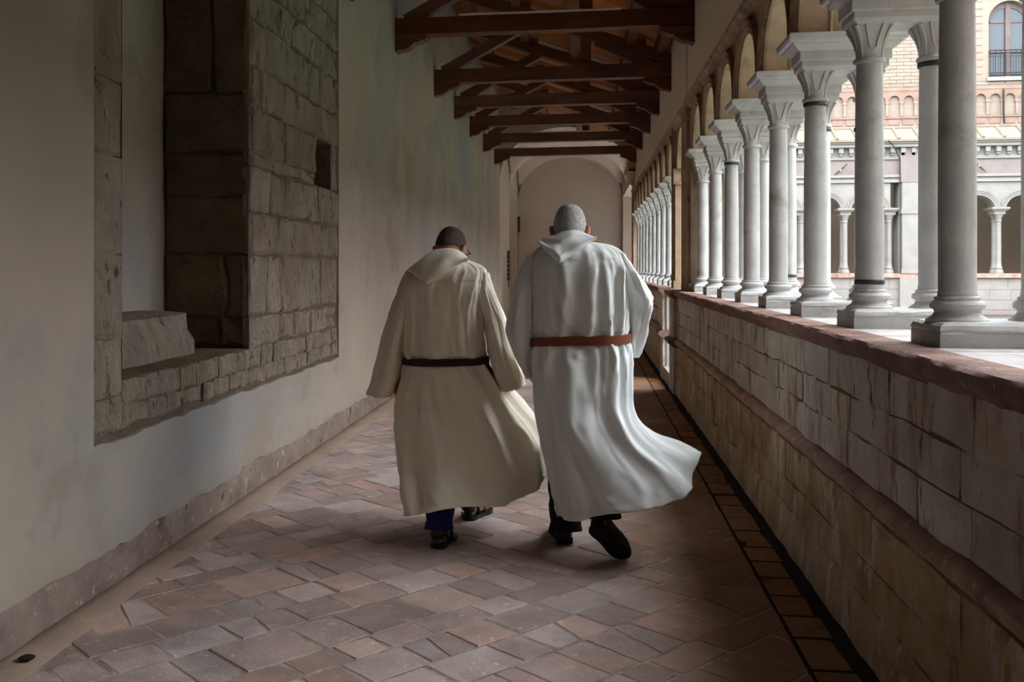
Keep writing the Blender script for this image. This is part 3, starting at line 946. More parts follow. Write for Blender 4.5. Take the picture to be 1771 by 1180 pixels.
# back wall behind the camera
o = MB().box(-2.4, 1.9, YB - .15, YB, -.1, 6.0).build('wall_back', 'plaster'); tag(o, 'plain plaster wall closing the walk behind the viewer', kind='structure')
o = MB().lathe([(.028, .013), (.03, .016), (.022, .02), (.0, .02)], -2.03, 3.36, 14).build('floor_plug', 'iron'); tag(o, 'tiny black cap in the floor at the foot of the plaster wall', 'floor plug')

# ================================================================== COURTYARD AND FAR WING
o = MB().box(1.8, 26, -6, 24.1, -.15, .05).build('courtyard_ground', 'paving'); tag(o, 'pale paving of the cloister garth', kind='structure')
o = MB().box(3.2, 20, 2, 21.2, .05, .12).build('courtyard_lawn', 'grass'); tag(o, 'grass plot in the middle of the cloister garth', kind='structure')
FY = 24.35
wing = empty('cloister_wing', (0, FY, 0))
tag(wing, 'pale brick cloister wing with white arcade across the garden', 'building')


def wpart(mb, nm, mat, parent=wing, smooth=False, angle=None):
    o = mb.build(nm, mat, None, smooth, angle)
    o.parent = parent
    o.matrix_parent_inverse = Matrix.Translation((0, -FY, 0))
    return o


FX0, FX1 = 1.66, 24.0
# parapet with blocks
wpart(MB().box(FX0, FX1, FY + .02, FY + .5, 0, 1.2), 'parapet', 'fwhite')
wpart(MB().box(FX0, FX1, FY - .06, FY + .56, 1.2, 1.3), 'coping', 'redstone')
wpart(MB().box(FX0, FX1, FY - .09, FY + .02, .35, .45), 'plinth_moulding', 'fpink')
x = FX0
zc = [.45, .68, .92, 1.2]
for j in range(3):
    x = 3.0 + random.uniform(0, .3)
    while x < 12.5:
        l = random.uniform(.35, .7)
        q = [(x + .006, zc[j] + .006), (x + l - .006, zc[j] + .006), (x + l - .006, zc[j + 1] - .006), (x + .006, zc[j + 1] - .006)]
        wpart(MB().prism(q, 0, .015, lambda a, z, n: (a, FY + .025 - n, z), .008, .005, .002), 'stone_block', 'marblefar')
        x += l
# arcade
FP = 1.0
FXC = [7.12 - FP * k for k in range(5)][::-1]         # pairs left of the pilaster
FXC2 = [8.55 + .99 * k for k in range(6)]
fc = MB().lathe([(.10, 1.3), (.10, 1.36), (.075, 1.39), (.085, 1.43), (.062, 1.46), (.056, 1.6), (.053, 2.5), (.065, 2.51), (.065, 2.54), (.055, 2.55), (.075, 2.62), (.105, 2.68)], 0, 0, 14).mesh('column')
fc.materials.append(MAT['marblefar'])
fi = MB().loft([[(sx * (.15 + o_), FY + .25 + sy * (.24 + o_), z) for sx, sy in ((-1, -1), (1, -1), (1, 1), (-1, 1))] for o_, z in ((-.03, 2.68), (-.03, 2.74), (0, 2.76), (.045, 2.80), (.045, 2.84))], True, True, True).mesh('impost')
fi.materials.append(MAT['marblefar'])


def fpair(x):
    for yy in (FY + .12, FY + .38):
        o = link('column', fc, None, wing, True, 40); o.location = (x, yy - FY, 0)
    o = link('impost', fi, None, wing); o.location = (x, -FY, 0)


for x in FXC + FXC2: fpair(x)


def farch(xa, xb, z1=3.46):
    """one round arch between two pairs, with its moulded ring"""
    mb = MB(); n = 16
    c = (xa + xb) / 2; h = (xb - xa) / 2; r = h - .12
    arc = [(c - r * math.cos(PI * i / n), 2.80 + (r * .86) * math.sin(PI * i / n)) for i in range(n + 1)]
    for yy in (FY + .03, FY + .47):
        vs = [(a, yy, z) for a, z in arc] + [(a, yy, z1) for a, z in arc] + [(xa, yy, 2.8), (xa, yy, z1), (xb, yy, 2.8), (xb, yy, z1)]
        m = n + 1
        mb.add(vs, [(i, i + 1, m + i + 1, m + i) for i in range(n)] + [(2 * m, 0, m, 2 * m + 1), (n, 2 * m + 2, 2 * m + 3, m + n)])
    mb.loft([[(a, FY + .03, z), (a, FY + .47, z)] for a, z in arc], False)
    a_ = wpart(mb, 'arch', 'marblefar', wing, True, 40)
    mb = MB()
    prof = [(0, 0), (0, .03), (.035, .03), (.045, .045), (.07, .05), (.075, .03), (.10, .05), (.12, .05), (.12, 0)]
    mb.loft([[(max(xa, min(xb, c - (r + q) * math.cos(PI * i / n))), FY + .03 - p_, 2.80 + (r * .86 + q) * math.sin(PI * i / n)) for q, p_ in prof] for i in range(n + 1)], False)
    wpart(mb, 'archivolt', 'marblefar', wing, True, 40)


allx = [FXC[0] - FP] + FXC
for i in range(len(allx) - 1): farch(allx[i], allx[i + 1])
farch(7.95 - .12, FXC2[0])
for i in range(len(FXC2) - 1): farch(FXC2[i], FXC2[i + 1])
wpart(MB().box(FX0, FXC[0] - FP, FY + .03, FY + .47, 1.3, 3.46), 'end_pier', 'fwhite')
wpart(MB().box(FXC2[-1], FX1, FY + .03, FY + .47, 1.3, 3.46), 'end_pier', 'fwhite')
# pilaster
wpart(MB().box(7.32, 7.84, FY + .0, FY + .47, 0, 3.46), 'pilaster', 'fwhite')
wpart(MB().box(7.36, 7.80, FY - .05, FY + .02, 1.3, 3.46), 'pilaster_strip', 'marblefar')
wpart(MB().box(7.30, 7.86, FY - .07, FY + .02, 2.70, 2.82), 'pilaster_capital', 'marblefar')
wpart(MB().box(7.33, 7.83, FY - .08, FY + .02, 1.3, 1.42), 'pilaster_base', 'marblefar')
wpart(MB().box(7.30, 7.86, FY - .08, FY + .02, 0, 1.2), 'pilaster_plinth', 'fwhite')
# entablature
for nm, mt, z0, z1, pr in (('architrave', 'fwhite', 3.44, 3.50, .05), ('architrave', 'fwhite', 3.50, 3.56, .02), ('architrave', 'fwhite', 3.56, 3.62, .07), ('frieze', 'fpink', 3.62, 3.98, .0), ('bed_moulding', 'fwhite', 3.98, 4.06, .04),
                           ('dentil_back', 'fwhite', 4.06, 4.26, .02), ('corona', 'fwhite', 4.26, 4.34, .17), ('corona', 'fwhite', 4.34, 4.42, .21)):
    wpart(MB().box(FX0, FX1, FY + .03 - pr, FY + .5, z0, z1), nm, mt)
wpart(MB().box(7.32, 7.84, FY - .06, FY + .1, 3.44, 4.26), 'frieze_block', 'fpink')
dm = MB().box(-.05, .05, -.11, 0, 4.13, 4.25).box(-.035, .035, -.07, 0, 4.07, 4.13).mesh('dentil'); dm.materials.append(MAT['marblefar'])
x = 3.2
while x < 13.0:
    o = link('dentil', dm, None, wing); o.location = (x, .01, 0); x += .232
# tiled skirt roof with hip rolls
mb = MB().add([(FX0, FY - .22, 4.43), (FX1, FY - .22, 4.43), (FX1, FY + .25, 4.76), (FX0, FY + .25, 4.76), (FX0, FY - .22, 4.38), (FX1, FY - .22, 4.38)], [(0, 1, 2, 3), (4, 5, 1, 0)])
wpart(mb, 'tile_skirt', 'ftile')
x = 3.1
while x < 13.2:
    wpart(MB().tube([(x, FY - .22, 4.44), (x - .02, FY + .25, 4.78)], .035, 8), 'tile_roll', 'ftile'); x += .46
# upper wall with window opening
WXC, WHW, WZ0, WZS = 9.84, .47, 5.90, 7.22
uy = FY + .25
x0, x1 = WXC - WHW, WXC + WHW
mb = MB()
for (a, b_, c_, d_) in ((FX0, x0, 4.7, 11), (x1, FX1, 4.7, 11), (x0, x1, 4.7, WZ0)):
    mb.add([(a, uy, c_), (b_, uy, c_), (b_, uy, d_), (a, uy, d_)], [(0, 1, 2, 3)])
arc = [(WXC - WHW * math.cos(PI * i / 20), WZS + WHW * math.sin(PI * i / 20)) for i in range(21)]
mb.add([(a, uy, z) for a, z in arc] + [(a, uy, 11) for a, z in arc], [(i, i + 1, 22 + i, 21 + i) for i in range(20)])
arc2 = [(x0, WZ0)] + arc + [(x1, WZ0)]
mb.loft([[(a, uy, z), (a, uy + .3, z)] for a, z in arc2], False)
wpart(mb, 'brick_wall', 'fbrick')
wpart(MB().box(FX0, FX1, uy + .35, uy + .6, 4.7, 11), 'wall_core', 'fbrick')
# brick courses that can still be told apart near the window and between the columns
for j in range(28):
    z = 5.72 + j * .085
    x = 3.0 + (.16 if j % 2 else 0)
    mb = MB()
    while x < 12.6:
        l = .32
        if not (x + l > x0 - .02 and x < x1 + .02 and WZ0 - .1 < z < WZS + .55):
            mb.box(x + .006, x + l - .006, uy - .012 + random.uniform(-.004, .004), uy + .02, z + .006, z + .079)
        x += l
    o = wpart(mb, 'brick_course', 'fbrick'); o['kind'] = 'stuff'
# moulding under the windows, panel band, blind arcade
wpart(MB().box(FX0, FX1, uy - .06, uy + .02, 5.62, 5.70), 'sill_moulding', 'fterra')
wpart(MB().box(FX0, FX1, uy - .03, uy + .02, 4.97, 5.03), 'panel_moulding', 'fterra')
wpart(MB().box(FX0, FX1, uy - .05, uy + .02, 4.74, 4.80), 'panel_moulding', 'fbrick')
x = 3.1
AP = .32
pn = MB().prism([(-.13, 4.815), (.13, 4.815), (.13, 4.955), (-.13, 4.955)], 0, .02, lambda a, z, n: (a, -n, z), .01, .008, 0).mesh('panel'); pn.materials.append(MAT['fterra'])
ba = MB()
n = 10; r = .115
arc = [(-r * math.cos(PI * i / n), 5.38 + r * 1.1 * math.sin(PI * i / n)) for i in range(n + 1)]
for yy in (-.05,):
    vs = [(a, yy, z) for a, z in arc] + [(a, yy, 5.62) for a, z in arc] + [(-AP / 2, yy, 5.38), (-AP / 2, yy, 5.62), (AP / 2, yy, 5.38), (AP / 2, yy, 5.62)]
    m = n + 1
    ba.add(vs, [(i, i + 1, m + i + 1, m + i) for i in range(n)] + [(2 * m, 0, m, 2 * m + 1), (n, 2 * m + 2, 2 * m + 3, m + n)])
ba.loft([[(a, -.05, z), (a, .02, z)] for a, z in arc], False)
ba.loft([[((r + q) / r * a, -.05 - p_, 5.38 + (z - 5.38) * (r + q) / r) for q, p_ in ((0, 0), (.005, .015), (.02, .015), (.025, 0))] for a, z in arc], False)
bam = ba.mesh('blind_arch'); bam.materials.append(MAT['fterra'])
bcm = MB().box(-.03, .03, -.045, .02, 5.03, 5.32).box(-.045, .045, -.055, .02, 5.32, 5.385).mesh('colonnette'); bcm.materials.append(MAT['fbrick'])
while x < 12.6:
    for nm, me, dx in (('panel', pn, 0), ('blind_arch', bam, 0), ('colonnette', bcm, AP / 2)):
        o = link(nm, me, None, wing); o.location = (x + dx, uy - FY, 0)
    x += AP
# the arched window with frame, panes and railing
wn = empty('window_1'); tag(wn, 'arched upper window with brown frame behind an iron railing', kind='structure')
wy = uy + .16
archp = [(x0 + .03, WZ0 + .02)] + [(WXC - (WHW - .03) * math.cos(PI * i / 16), WZS + (WHW - .03) * math.sin(PI * i / 16)) for i in range(17)] + [(x1 - .03, WZ0 + .02)]
MB().loft([[(WXC + (a - WXC) * s_, wy + dy, WZ0 + .4 + (z - WZ0 - .4) * s_) for s_, dy in ((1.03, -.03), (.92, -.03), (.92, .03))] for a, z in archp], False).build('window_frame', 'frame', wn)
MB().box(WXC - .055, WXC + .055, wy - .05, wy + .03, WZ0, WZS + WHW).build('mullion', 'frame', wn)
for z in (WZ0 + .62, WZS + .0):
    for s_ in (-1, 1):
        MB().box(min(WXC, WXC + s_ * .44), max(WXC, WXC + s_ * .44), wy - .03, wy + .02, z - .02, z + .02).build('glazing_bar', 'frame', wn)
for s_ in (-1, 1):
    for (za, zb) in ((WZ0 + .05, WZ0 + .6), (WZ0 + .64, WZS - .02)):
        MB().box(min(WXC + s_ * .05, WXC + s_ * .44), max(WXC + s_ * .05, WXC + s_ * .44), wy - .004, wy + .004, za, zb).build('pane', 'glass', wn)
    pts = [(WXC + s_ * .05, WZS + .02)] + [(WXC + s_ * .44 * math.cos(a), WZS + .02 + .42 * math.sin(a)) for a in [i * PI / 2 / 8 for i in range(9)]]
    pts = [p for p in pts if abs(p[0] - WXC) >= .049] + [(WXC + s_ * .05, WZS + .44)]
    MB().prism(pts, 0, .006, lambda a, z, n: (a, wy - n, z), .001, .001, 0).build('pane', 'glass', wn)
MB().box(x0 - .05, x1 + .05, uy - .07, uy + .3, WZ0 - .09, WZ0).build('window_sill', 'fwhite', wn)
rl = empty('balcony_railing', (WXC, uy - .05, WZ0)); tag(rl, 'black iron railing across the arched upper window', 'railing')
for z in (.04, .09, .62, .56):
    MB().tube([(-WHW, 0, z), (WHW, 0, z)], .012, 6).build('rail', 'iron', rl)
for j in range(9):
    MB().tube([(-WHW + .02 + j * .113, 0, .04), (-WHW + .02 + j * .113, 0, .62)], .009, 6).build('baluster', 'iron', rl)
# wrought iron wall anchors, crack and cable
for ux, uz, s_, w_ in ((9.05, 3.80, -1, 'beside the thick front column'), (5.98, 3.74, 1, 'between the slender columns')):
    r_ = empty('wall_anchor', (ux, FY, uz))
    tag(r_, f'small iron anchor on the far pink frieze, {w_}', 'wall anchor', 'iron anchors on the far wing')
    MB().tube([(-.16, -.03, -.15 * s_), (0, -.04, 0), (.16, -.03, .15 * s_)], [.008, .016, .008], 6).build('bar', 'iron', r_)
    MB().lathe([(.03, -.02), (.03, .02)], 0, -.04, 10).build('boss', 'ochre', r_)
o = MB().tube([(7.0, FY - .23, 4.40), (7.12, FY - .2, 4.28), (7.30, FY - .07, 3.98), (7.31, FY - .08, 3.3), (7.31, FY - .09, 1.3)], .012, 6).build('wall_cable', 'iron'); tag(o, 'thin dark cable running down beside the far white pilaster', 'cable')
o = MB().tube([(9.66, uy - .10, 5.60), (9.66, uy - .10, 5.1), (9.68, uy - .10, 4.80)], .02, 6).build('drain_pipe', 'iron'); tag(o, 'short dark pipe on the far blind arcade below the window', 'pipe')
# the walk inside the far wing
mb = MB()
mb.box(VXR + .5, FX1, FY + 6.4, FY + 6.6, 0, 4.4); mb.box(VXR + .5, FX1, FY + .5, FY + 6.5, 4.0, 4.2); mb.box(FX1, FX1 + .2, FY, FY + 6.5, 0, 4.4); mb.box(VXR + .5, FX1, FY + .4, FY + 6.5, -.1, .02)
wpart(mb, 'inner_walk', 'inner')

# two unseen garth wings, added to cut the skylight reaching the walk
for nm, lb, bx in (('shading_wing', 'plain pale wing added unseen behind the viewer to shade the near walk', (1.9, 20, -1.5, 1.5, 0, 9.0)), ('shading_wing', 'plain pale wing added unseen opposite the walk to block low sky light', (19.5, 21, 1.5, 24.3, 0, 6.0))):
    r_ = empty(nm, (bx[0], bx[2], 0)); tag(r_, lb, kind='structure')
    MB().box(0, bx[1] - bx[0], 0, bx[3] - bx[2], 0, bx[5]).build('wall_body', 'fbrick', r_)
    MB().box(-.2 if bx[0] > 5 else 0, bx[1] - bx[0], 0, bx[3] - bx[2] + (.3 if bx[0] < 5 else 0), bx[5], bx[5] + .25).build('eaves', 'roofing', r_)

# ================================================================== PEOPLE
def cat(p0, p1, p2, p3, t):
    return 0.5 * ((2 * p1) + (p2 - p0) * t + (2 * p0 - 5 * p1 + 4 * p2 - p3) * t * t + (3 * p1 - p0 - 3 * p2 + p3) * t ** 3)


def ring(L, R, yc, db, df, vb=0.0, vf=0.0, e=0.85, n=128, dyR=0.0, eb=None, sk=0.0, dyL=0.0, hem=None, fx=0.0):
    """closed cloth section: L and R are the outline points seen at distance yc, db/df how far it reaches towards / away from the viewer,
    vb/vf lower (+) or raise (-) the middle of the back / front in metres"""
    a, b = at(L[0], L[1], yc + dyL), at(R[0], R[1], yc + dyR)
    out = []
    for j in range(n):
        ph = 2 * PI * j / n
        c, s = math.cos(ph), math.sin(ph)
        cc = (1 if c > 0 else -1) * abs(c) ** e
        ss = abs(s) ** e
        w = (1 - cc) / 2
        p = a.lerp(b, w)
        if s >= 0:
            p = p + Vector((0, -db * ss, -vb * abs(s) ** (eb or 1) * (1 - sk + 2 * sk * w)))
        else:
            p = p + Vector((fx * w * abs(s) ** .5, df * ss, -vf * abs(s)))
        if hem and s >= 0:
            u_, v_, d_ = proj(p)
            for k in range(len(hem) - 1):
                if hem[k][0] <= u_ <= hem[k + 1][0]:
                    f_ = (u_ - hem[k][0]) / (hem[k + 1][0] - hem[k][0]); f_ = f_ * f_ * (3 - 2 * f_) * .5 + f_ * .5
                    vv = hem[k][1] + (hem[k + 1][1] - hem[k][1]) * f_
                    p.z = CAM_H - (vv - 462) * d_ / FPX
        out.append(p)
    return out


def cloth(rings, sub, folds, root, name, mat, thick=0.006, noiseamp=0.004, seed=0, belt=None, crease=.012):
    n = len(rings[0])
    rows, ts = [], []
    m = len(rings)
    for i in range(m - 1):
        for k in range(sub):
            t = k / sub
            r0, r1, r2, r3 = rings[max(i - 1, 0)], rings[i], rings[i + 1], rings[min(i + 2, m - 1)]
            rows.append([cat(r0[j], r1[j], r2[j], r3[j], t) for j in range(n)])
            ts.append(i + t)
    rows.append(list(rings[-1])); ts.append(m - 1.0)
    out = []
    for r, t in zip(rows, ts):
        c = sum((p for p in r), Vector()) / n
        q = []
        for j, p in enumerate(r):
            tg = r[(j + 1) % n] - r[j - 1]
            nr = Vector((tg.y, -tg.x, 0))
            if nr.length < 1e-6: nr = Vector((p.x - c.x, p.y - c.y, 0))
            nr.normalize()
            if nr.dot(Vector((p.x - c.x, p.y - c.y, 0))) < 0: nr = -nr
            ph = j / n          # 0 left outline, .25 back middle, .5 right outline, .75 front
            d = 0.0
            for (p0, p1, t0, t1, amp, w0, w1) in folds:
                if t < t0 - .35 or t > t1 + .35: continue
                u = (t - t0) / max(1e-6, t1 - t0)
                uu = max(0, min(1, u))
                cen = p0 + (p1 - p0) * uu; w = w0 + (w1 - w0) * uu
                dd = abs(ph - cen); dd = min(dd, 1 - dd)
                env = max(0, min(1, (t - t0 + .35) / .5)) * max(0, min(1, (t1 + .35 - t) / .5))
                d += amp * env * math.exp(-(dd / w) ** 2)
            # long soft creases that run with the cloth
            rg = (1 - abs(noise.noise((math.cos(2 * PI * ph) * 4.2 + seed * 3, math.sin(2 * PI * ph) * 4.2, t * .45 + seed)))) ** 5
            rg2 = (1 - abs(noise.noise((math.cos(2 * PI * ph) * 7.5 + seed, math.sin(2 * PI * ph) * 7.5 + 9, t * .8)))) ** 5
            d += crease * ((rg - .3) + .55 * (rg2 - .3))
            if belt is not None and t > m - 1.35: d += .0035
            if belt is not None and ph < .5: d -= .004 * math.exp(-((t - 1.95) / .07) ** 2)
            if belt is not None: d *= 1 - .8 * math.exp(-((t - belt) / .28) ** 2)
            d += noiseamp * noise.noise((p.x * 9 + seed, p.y * 9, p.z * 3.0)) + noiseamp * .6 * noise.noise((p.x * 22 + seed, p.y * 22, p.z * 7.0))
            q.append(p + nr * d)
        out.append(q)
    mb = MB().loft(out, True)
    o = mb.build(name, mat, None, True)
    o.parent = root
    o.matrix_parent_inverse = root.matrix_world.inverted() if False else Matrix.Translation(-Vector(root_loc(root)))
    sm = o.modifiers.new('thickness', 'SOLIDIFY'); sm.thickness = thick; sm.offset = -1
    return o


def root_loc(o):
    v = Vector(o.location)
    while o.parent is not None:
        o = o.parent
        v += Vector(o.location)
    return v


def attach(o, root):
    """keep the world placement of a mesh built in world coordinates under a root whose ancestors are only translated"""
    o.parent = root
    top = root
    while top.parent is not None: top = top.parent
    if root is top:
        o.matrix_parent_inverse = Matrix.Translation(-Vector(top.location))
    else:
        o.matrix_parent_inverse = Matrix.Identity(4)     # the parent mesh already sits in world coordinates
    return o


def head_mesh(mb, c, rot, k=1.0):
    """skull, jaw, nose, brow, lips, ears; local +y is the face"""
    def fn(p):
        x, y, z = p
        rr_ = math.hypot(x, y)
        if z > 0 and rr_ > 1e-6:
            g_ = rr_ ** .66 / rr_; x *= g_; y *= g_
        jaw = max(0, -z - .15)
        x *= 1 - .38 * jaw
        y = y * (1 - .10 * jaw) + .16 * jaw
        if y < 0: y *= 1.04 - .25 * jaw
        if y > 0 and -.1 < z < .5: y *= .95
        return Vector((x, y, z))
    W = lambda p: c + rot @ (Vector(p) * k)
    mb.ell(c, (.079 * k, .098 * k, .118 * k), rot, 28, 20, fn)
    mb.ell(W((0, .098, -.025)), (.013 * k, .02 * k, .026 * k), rot, 10, 8)      # nose
    mb.ell(W((0, .088, .022)), (.05 * k, .016 * k, .012 * k), rot, 12, 6)       # brow
    mb.ell(W((0, .092, -.062)), (.024 * k, .014 * k, .011 * k), rot, 10, 6)     # lips
    mb.ell(W((0, .088, -.095)), (.022 * k, .018 * k, .018 * k), rot, 10, 6)     # chin
    for s in (-1, 1):
        er = rot @ Euler((0.0, s * .25, s * -.45)).to_matrix()
        mb.ell(W((s * .087, -.008, -.022)), (.012 * k, .025 * k, .038 * k), er, 10, 10)
        mb.ell(W((s * .095, -.020, -.016)), (.007 * k, .014 * k, .028 * k), er, 8, 8)
        mb.ell(W((s * .055, .062, -.035)), (.02 * k, .02 * k, .02 * k), rot, 8, 6)   # cheeks


def limb(mb, pts, rs, n=14):
    """tapered smooth limb through joints"""
    P = [Vector(p) for p in pts]
    path, rad = [], []
    for i in range(len(P) - 1):
        for k in range(6):
            t = k / 6
            path.append(cat(P[max(i - 1, 0)], P[i], P[i + 1], P[min(i + 2, len(P) - 1)], t)); rad.append(rs[i] + (rs[i + 1] - rs[i]) * t)
    path.append(P[-1]); rad.append(rs[-1])
    mb.tube(path, rad, n)
    mb.ell(P[0], (rs[0],) * 3, None, 10, 8); mb.ell(P[-1], (rs[-1],) * 3, None, 10, 8)


def hand(mb, wrist, d, nrm, side, curl=0.5):
    """palm and five bent fingers; d along the hand, nrm the back of the hand, side towards the thumb"""
    d, nrm = Vector(d).normalized(), Vector(nrm).normalized()
    s = d.cross(nrm).normalized() * side
    wrist = Vector(wrist)
    rot = Matrix((s, d, nrm)).transposed()
    mb.ell(wrist + d * .048, (.041, .055, .017), rot, 14, 10)
    for i, (off, ln, r) in enumerate(((.030, .072, .0088), (.010, .080, .0092), (-.011, .074, .0088), (-.030, .058, .0078))):
        p = wrist + d * .088 + s * off
        dirv = d.copy(); pts = [p - d * .02]; rr = [r * 1.1]
        for q in range(3):
            dirv = (dirv - nrm * (curl * (.5 + .25 * q))).normalized()
            p = p + dirv * ln * (.45, .32, .23)[q]
            pts.append(p); rr.append(r * (1, .93, .82)[q])
        limb(mb, pts, rr, 8)
    b = wrist + d * .03 + s * .032
    limb(mb, [b, b + (d * .6 + s * .8).normalized() * .034, b + (d * .6 + s * .8).normalized() * .034 + (d * .9 + s * .15 - nrm * .4).normalized() * .032, b + d * .07 + s * .028 - nrm * .03], [.014, .011, .0095, .0085], 8)


def body_object(mb, root, name='body'):
    o = mb.build(name, 'skin', None, True)
    attach(o, root)
    rm = o.modifiers.new('one_surface', 'REMESH'); rm.mode = 'VOXEL'; rm.voxel_size = .0065; rm.use_smooth_shade = True
    sm = o.modifiers.new('soften', 'SMOOTH'); sm.factor = .5; sm.iterations = 3
    return o


def hair_cap(c, rot, k, root, mat, cut):
    """close-cropped hair: a shell over the skull down to a hairline"""
    mb = MB(); nu, nv = 48, 26
    rows = []
    def fn(x, y, z):
        rr_ = math.hypot(x, y)
        if z > 0 and rr_ > 1e-6:
            g_ = rr_ ** .66 / rr_; x *= g_; y *= g_
        jaw = max(0, -z - .15)
        x *= 1 - .38 * jaw; y = y * (1 - .10 * jaw) + .16 * jaw
        if y < 0: y *= 1.04 - .25 * jaw
        if y > 0 and -.1 < z < .5: y *= .95
        return x, y, z
    for i in range(nv + 1):
        r = []
        for j in range(nu):
            th = 2 * PI * j / nu
            lim = cut(th)
            ph = lim * i / nv
            x, y, z = fn(math.sin(ph) * math.cos(th), math.sin(ph) * math.sin(th), math.cos(ph))
            g = 1.045 * (1 if i < nv else .96)
            p = Vector((x * .079 * g, y * .098 * g, z * .118 * 1.035)) * k
            p = p * (1 + .010 * noise.noise(p * 140))
            r.append(c + rot @ p)
        rows.append(r)
    o = mb.loft(rows, True).build('hair', mat, None, True)
    attach(o, root)
    return o


def shoe(mb, heel, toe, up=Vector((0, 0, 1)), w=.048, h=.075, toeup=0.0):
    """closed shoe lofted from heel to toe"""
    heel, toe = Vector(heel), Vector(toe)
    d = (toe - heel); L = d.length; d.normalize()
    s = d.cross(up).normalized(); u = s.cross(d)
    rings = []
    for t, ww, hh in ((0, .45, .55), (.04, .70, .95), (.12, .82, 1.15), (.25, .85, 1.2), (.42, .9, 1.0), (.6, 1.05, .78), (.78, 1.02, .62), (.9, .82, .50), (.97, .5, .38), (1.0, .2, .22)):
        c = heel + d * (L * t)
        r = []
        for j in range(16):
            a = 2 * PI * j / 16
            cy, cz = math.cos(a), math.sin(a)
            zz = h * hh * (.5 + .5 * (abs(cz) ** .7) * (1 if cz > 0 else -1))
            r.append(c + s * (w * ww * (1 if cy > 0 else -1) * abs(cy) ** .7) + u * zz)
        rings.append(r)
    mb.loft(rings, True, True, True)
    return mb


def sole(mb, heel, toe, up=Vector((0, 0, 1)), w=.05, t=.022):
    heel, toe = Vector(heel), Vector(toe)
    d = (toe - heel); L = d.length; d.normalize()
    s = d.cross(up).normalized(); u = s.cross(d)
    prof = [(0, .35), (.04, .7), (.15, .85), (.35, .78), (.5, .85), (.7, 1.05), (.85, .98), (.95, .7), (1, .3)]
    outline = [heel + d * L * a + s * w * b_ for a, b_ in prof] + [heel + d * L * a - s * w * b_ for a, b_ in prof[::-1]]
    return mb.loft([[p for p in outline], [p + u * t for p in outline]], True, True, True)


def strap_belt(root, L, R, yc, db, df, h, mat, name='belt', e=.85, sag=0.0, dz=0.0):
    r0 = ring(L, R, yc, db, df, e=e)
    c = sum(r0, Vector()) / len(r0)
    mb = MB()
    rows = []
    for k, (gx, z) in enumerate(((.000, -h / 2), (.022, -h / 2 + .003), (.022, h / 2 - .003), (.000, h / 2))):
        rows.append([p + Vector((p.x - c.x, p.y - c.y, 0)).normalized() * gx + Vector((0, 0, z - sag * max(0, (-(p.x - c.x)) / .24) ** 3)) for p in r0])
    mb.loft(rows + [rows[0]], True)
    o = mb.build(name, mat, None, True, 40)
    attach(o, root)
    return o, c, r0


def hood(root, top, left, tip, right, ytop, yside, ytip, mat, rim=0.0, bulge=.03, collar=None, wr=1.0, seed=0):
    """pointed hood lying on the back: patch from the collar to its outline, with a rolled rim"""
    nu, nv = 48, 26
    T = [at(u, v, ytop) for u, v in top]
    A, B, C = at(left[0], left[1], yside), at(tip[0], tip[1], ytip), at(right[0], right[1], yside)
    lt = (B - A).length; rt = (C - B).length
    f = lt / (lt + rt)

    def bottom(s):
        # slightly rounded point
        if s < f: p = A.lerp(B, s / f)
        else: p = B.lerp(C, (s - f) / (1 - f))
        return p

    def topc(s):
        x = s * (len(T) - 1); i = min(int(x), len(T) - 2)
        return cat(T[max(i - 1, 0)], T[i], T[i + 1], T[min(i + 2, len(T) - 1)], x - i)
    mb = MB(); rows = []
    for i in range(nv + 1):
        t = i / nv
        r = []
        for j in range(nu + 1):
            s = j / nu
            p = topc(s).lerp(bottom(s), t)
            b = bulge * math.sin(PI * min(1, t * .95 + .05)) * (math.sin(PI * s) ** .6 if 0 < s < 1 else 0)
            p = p + Vector((0, -b, b * .45))
            # soft creases from the point up to the collar
            p.y -= wr * (.010 * math.sin(s * 9 + seed + t * 3) * t * (1 - t) * 2 + .006 * math.sin(s * 17 + 2 * seed - t * 5) * t)
            if rim:
                p.y -= rim * math.exp(-((t - .84) / .10) ** 2) - rim * .9 * math.exp(-((t - .55) / .13) ** 2)
            p.y += .018 * max(0, (t - .93) / .07) ** 2
            r.append(p)
        rows.append(r)
    mb.loft(rows, False)
    o = mb.build('hood', mat, None, True)
    sm = o.modifiers.new('thickness', 'SOLIDIFY'); sm.thickness = .012; sm.offset = -1
    attach(o, root)
    if collar:
        cmb = MB()
        c, rx, ry, h, tilt = collar
        rws = []
        for k, (g, z) in enumerate(((1.22, -.06), (1.12, -.02), (1.02, .02), (1.0, .045), (.94, .05), (.9, .03), (.9, -.03))):
            rws.append([c + Vector((rx * g * math.cos(a), ry * g * math.sin(a), z * h - tilt * ry * math.sin(a))) for a in [2 * PI * q / 40 for q in range(40)]])
        cmb.loft(rws, True)
        co = cmb.build('collar', mat, None, True); attach(co, root)
    return o


# ---------------------------------------------------------------- left monk
YM = 5.30
m1 = empty('person', (-.72, YM, 0))
tag(m1, 'shorter person walking away, dark cropped hair, cream hooded habit, dark belt, sandals', 'person', 'two people in white habits walking away')
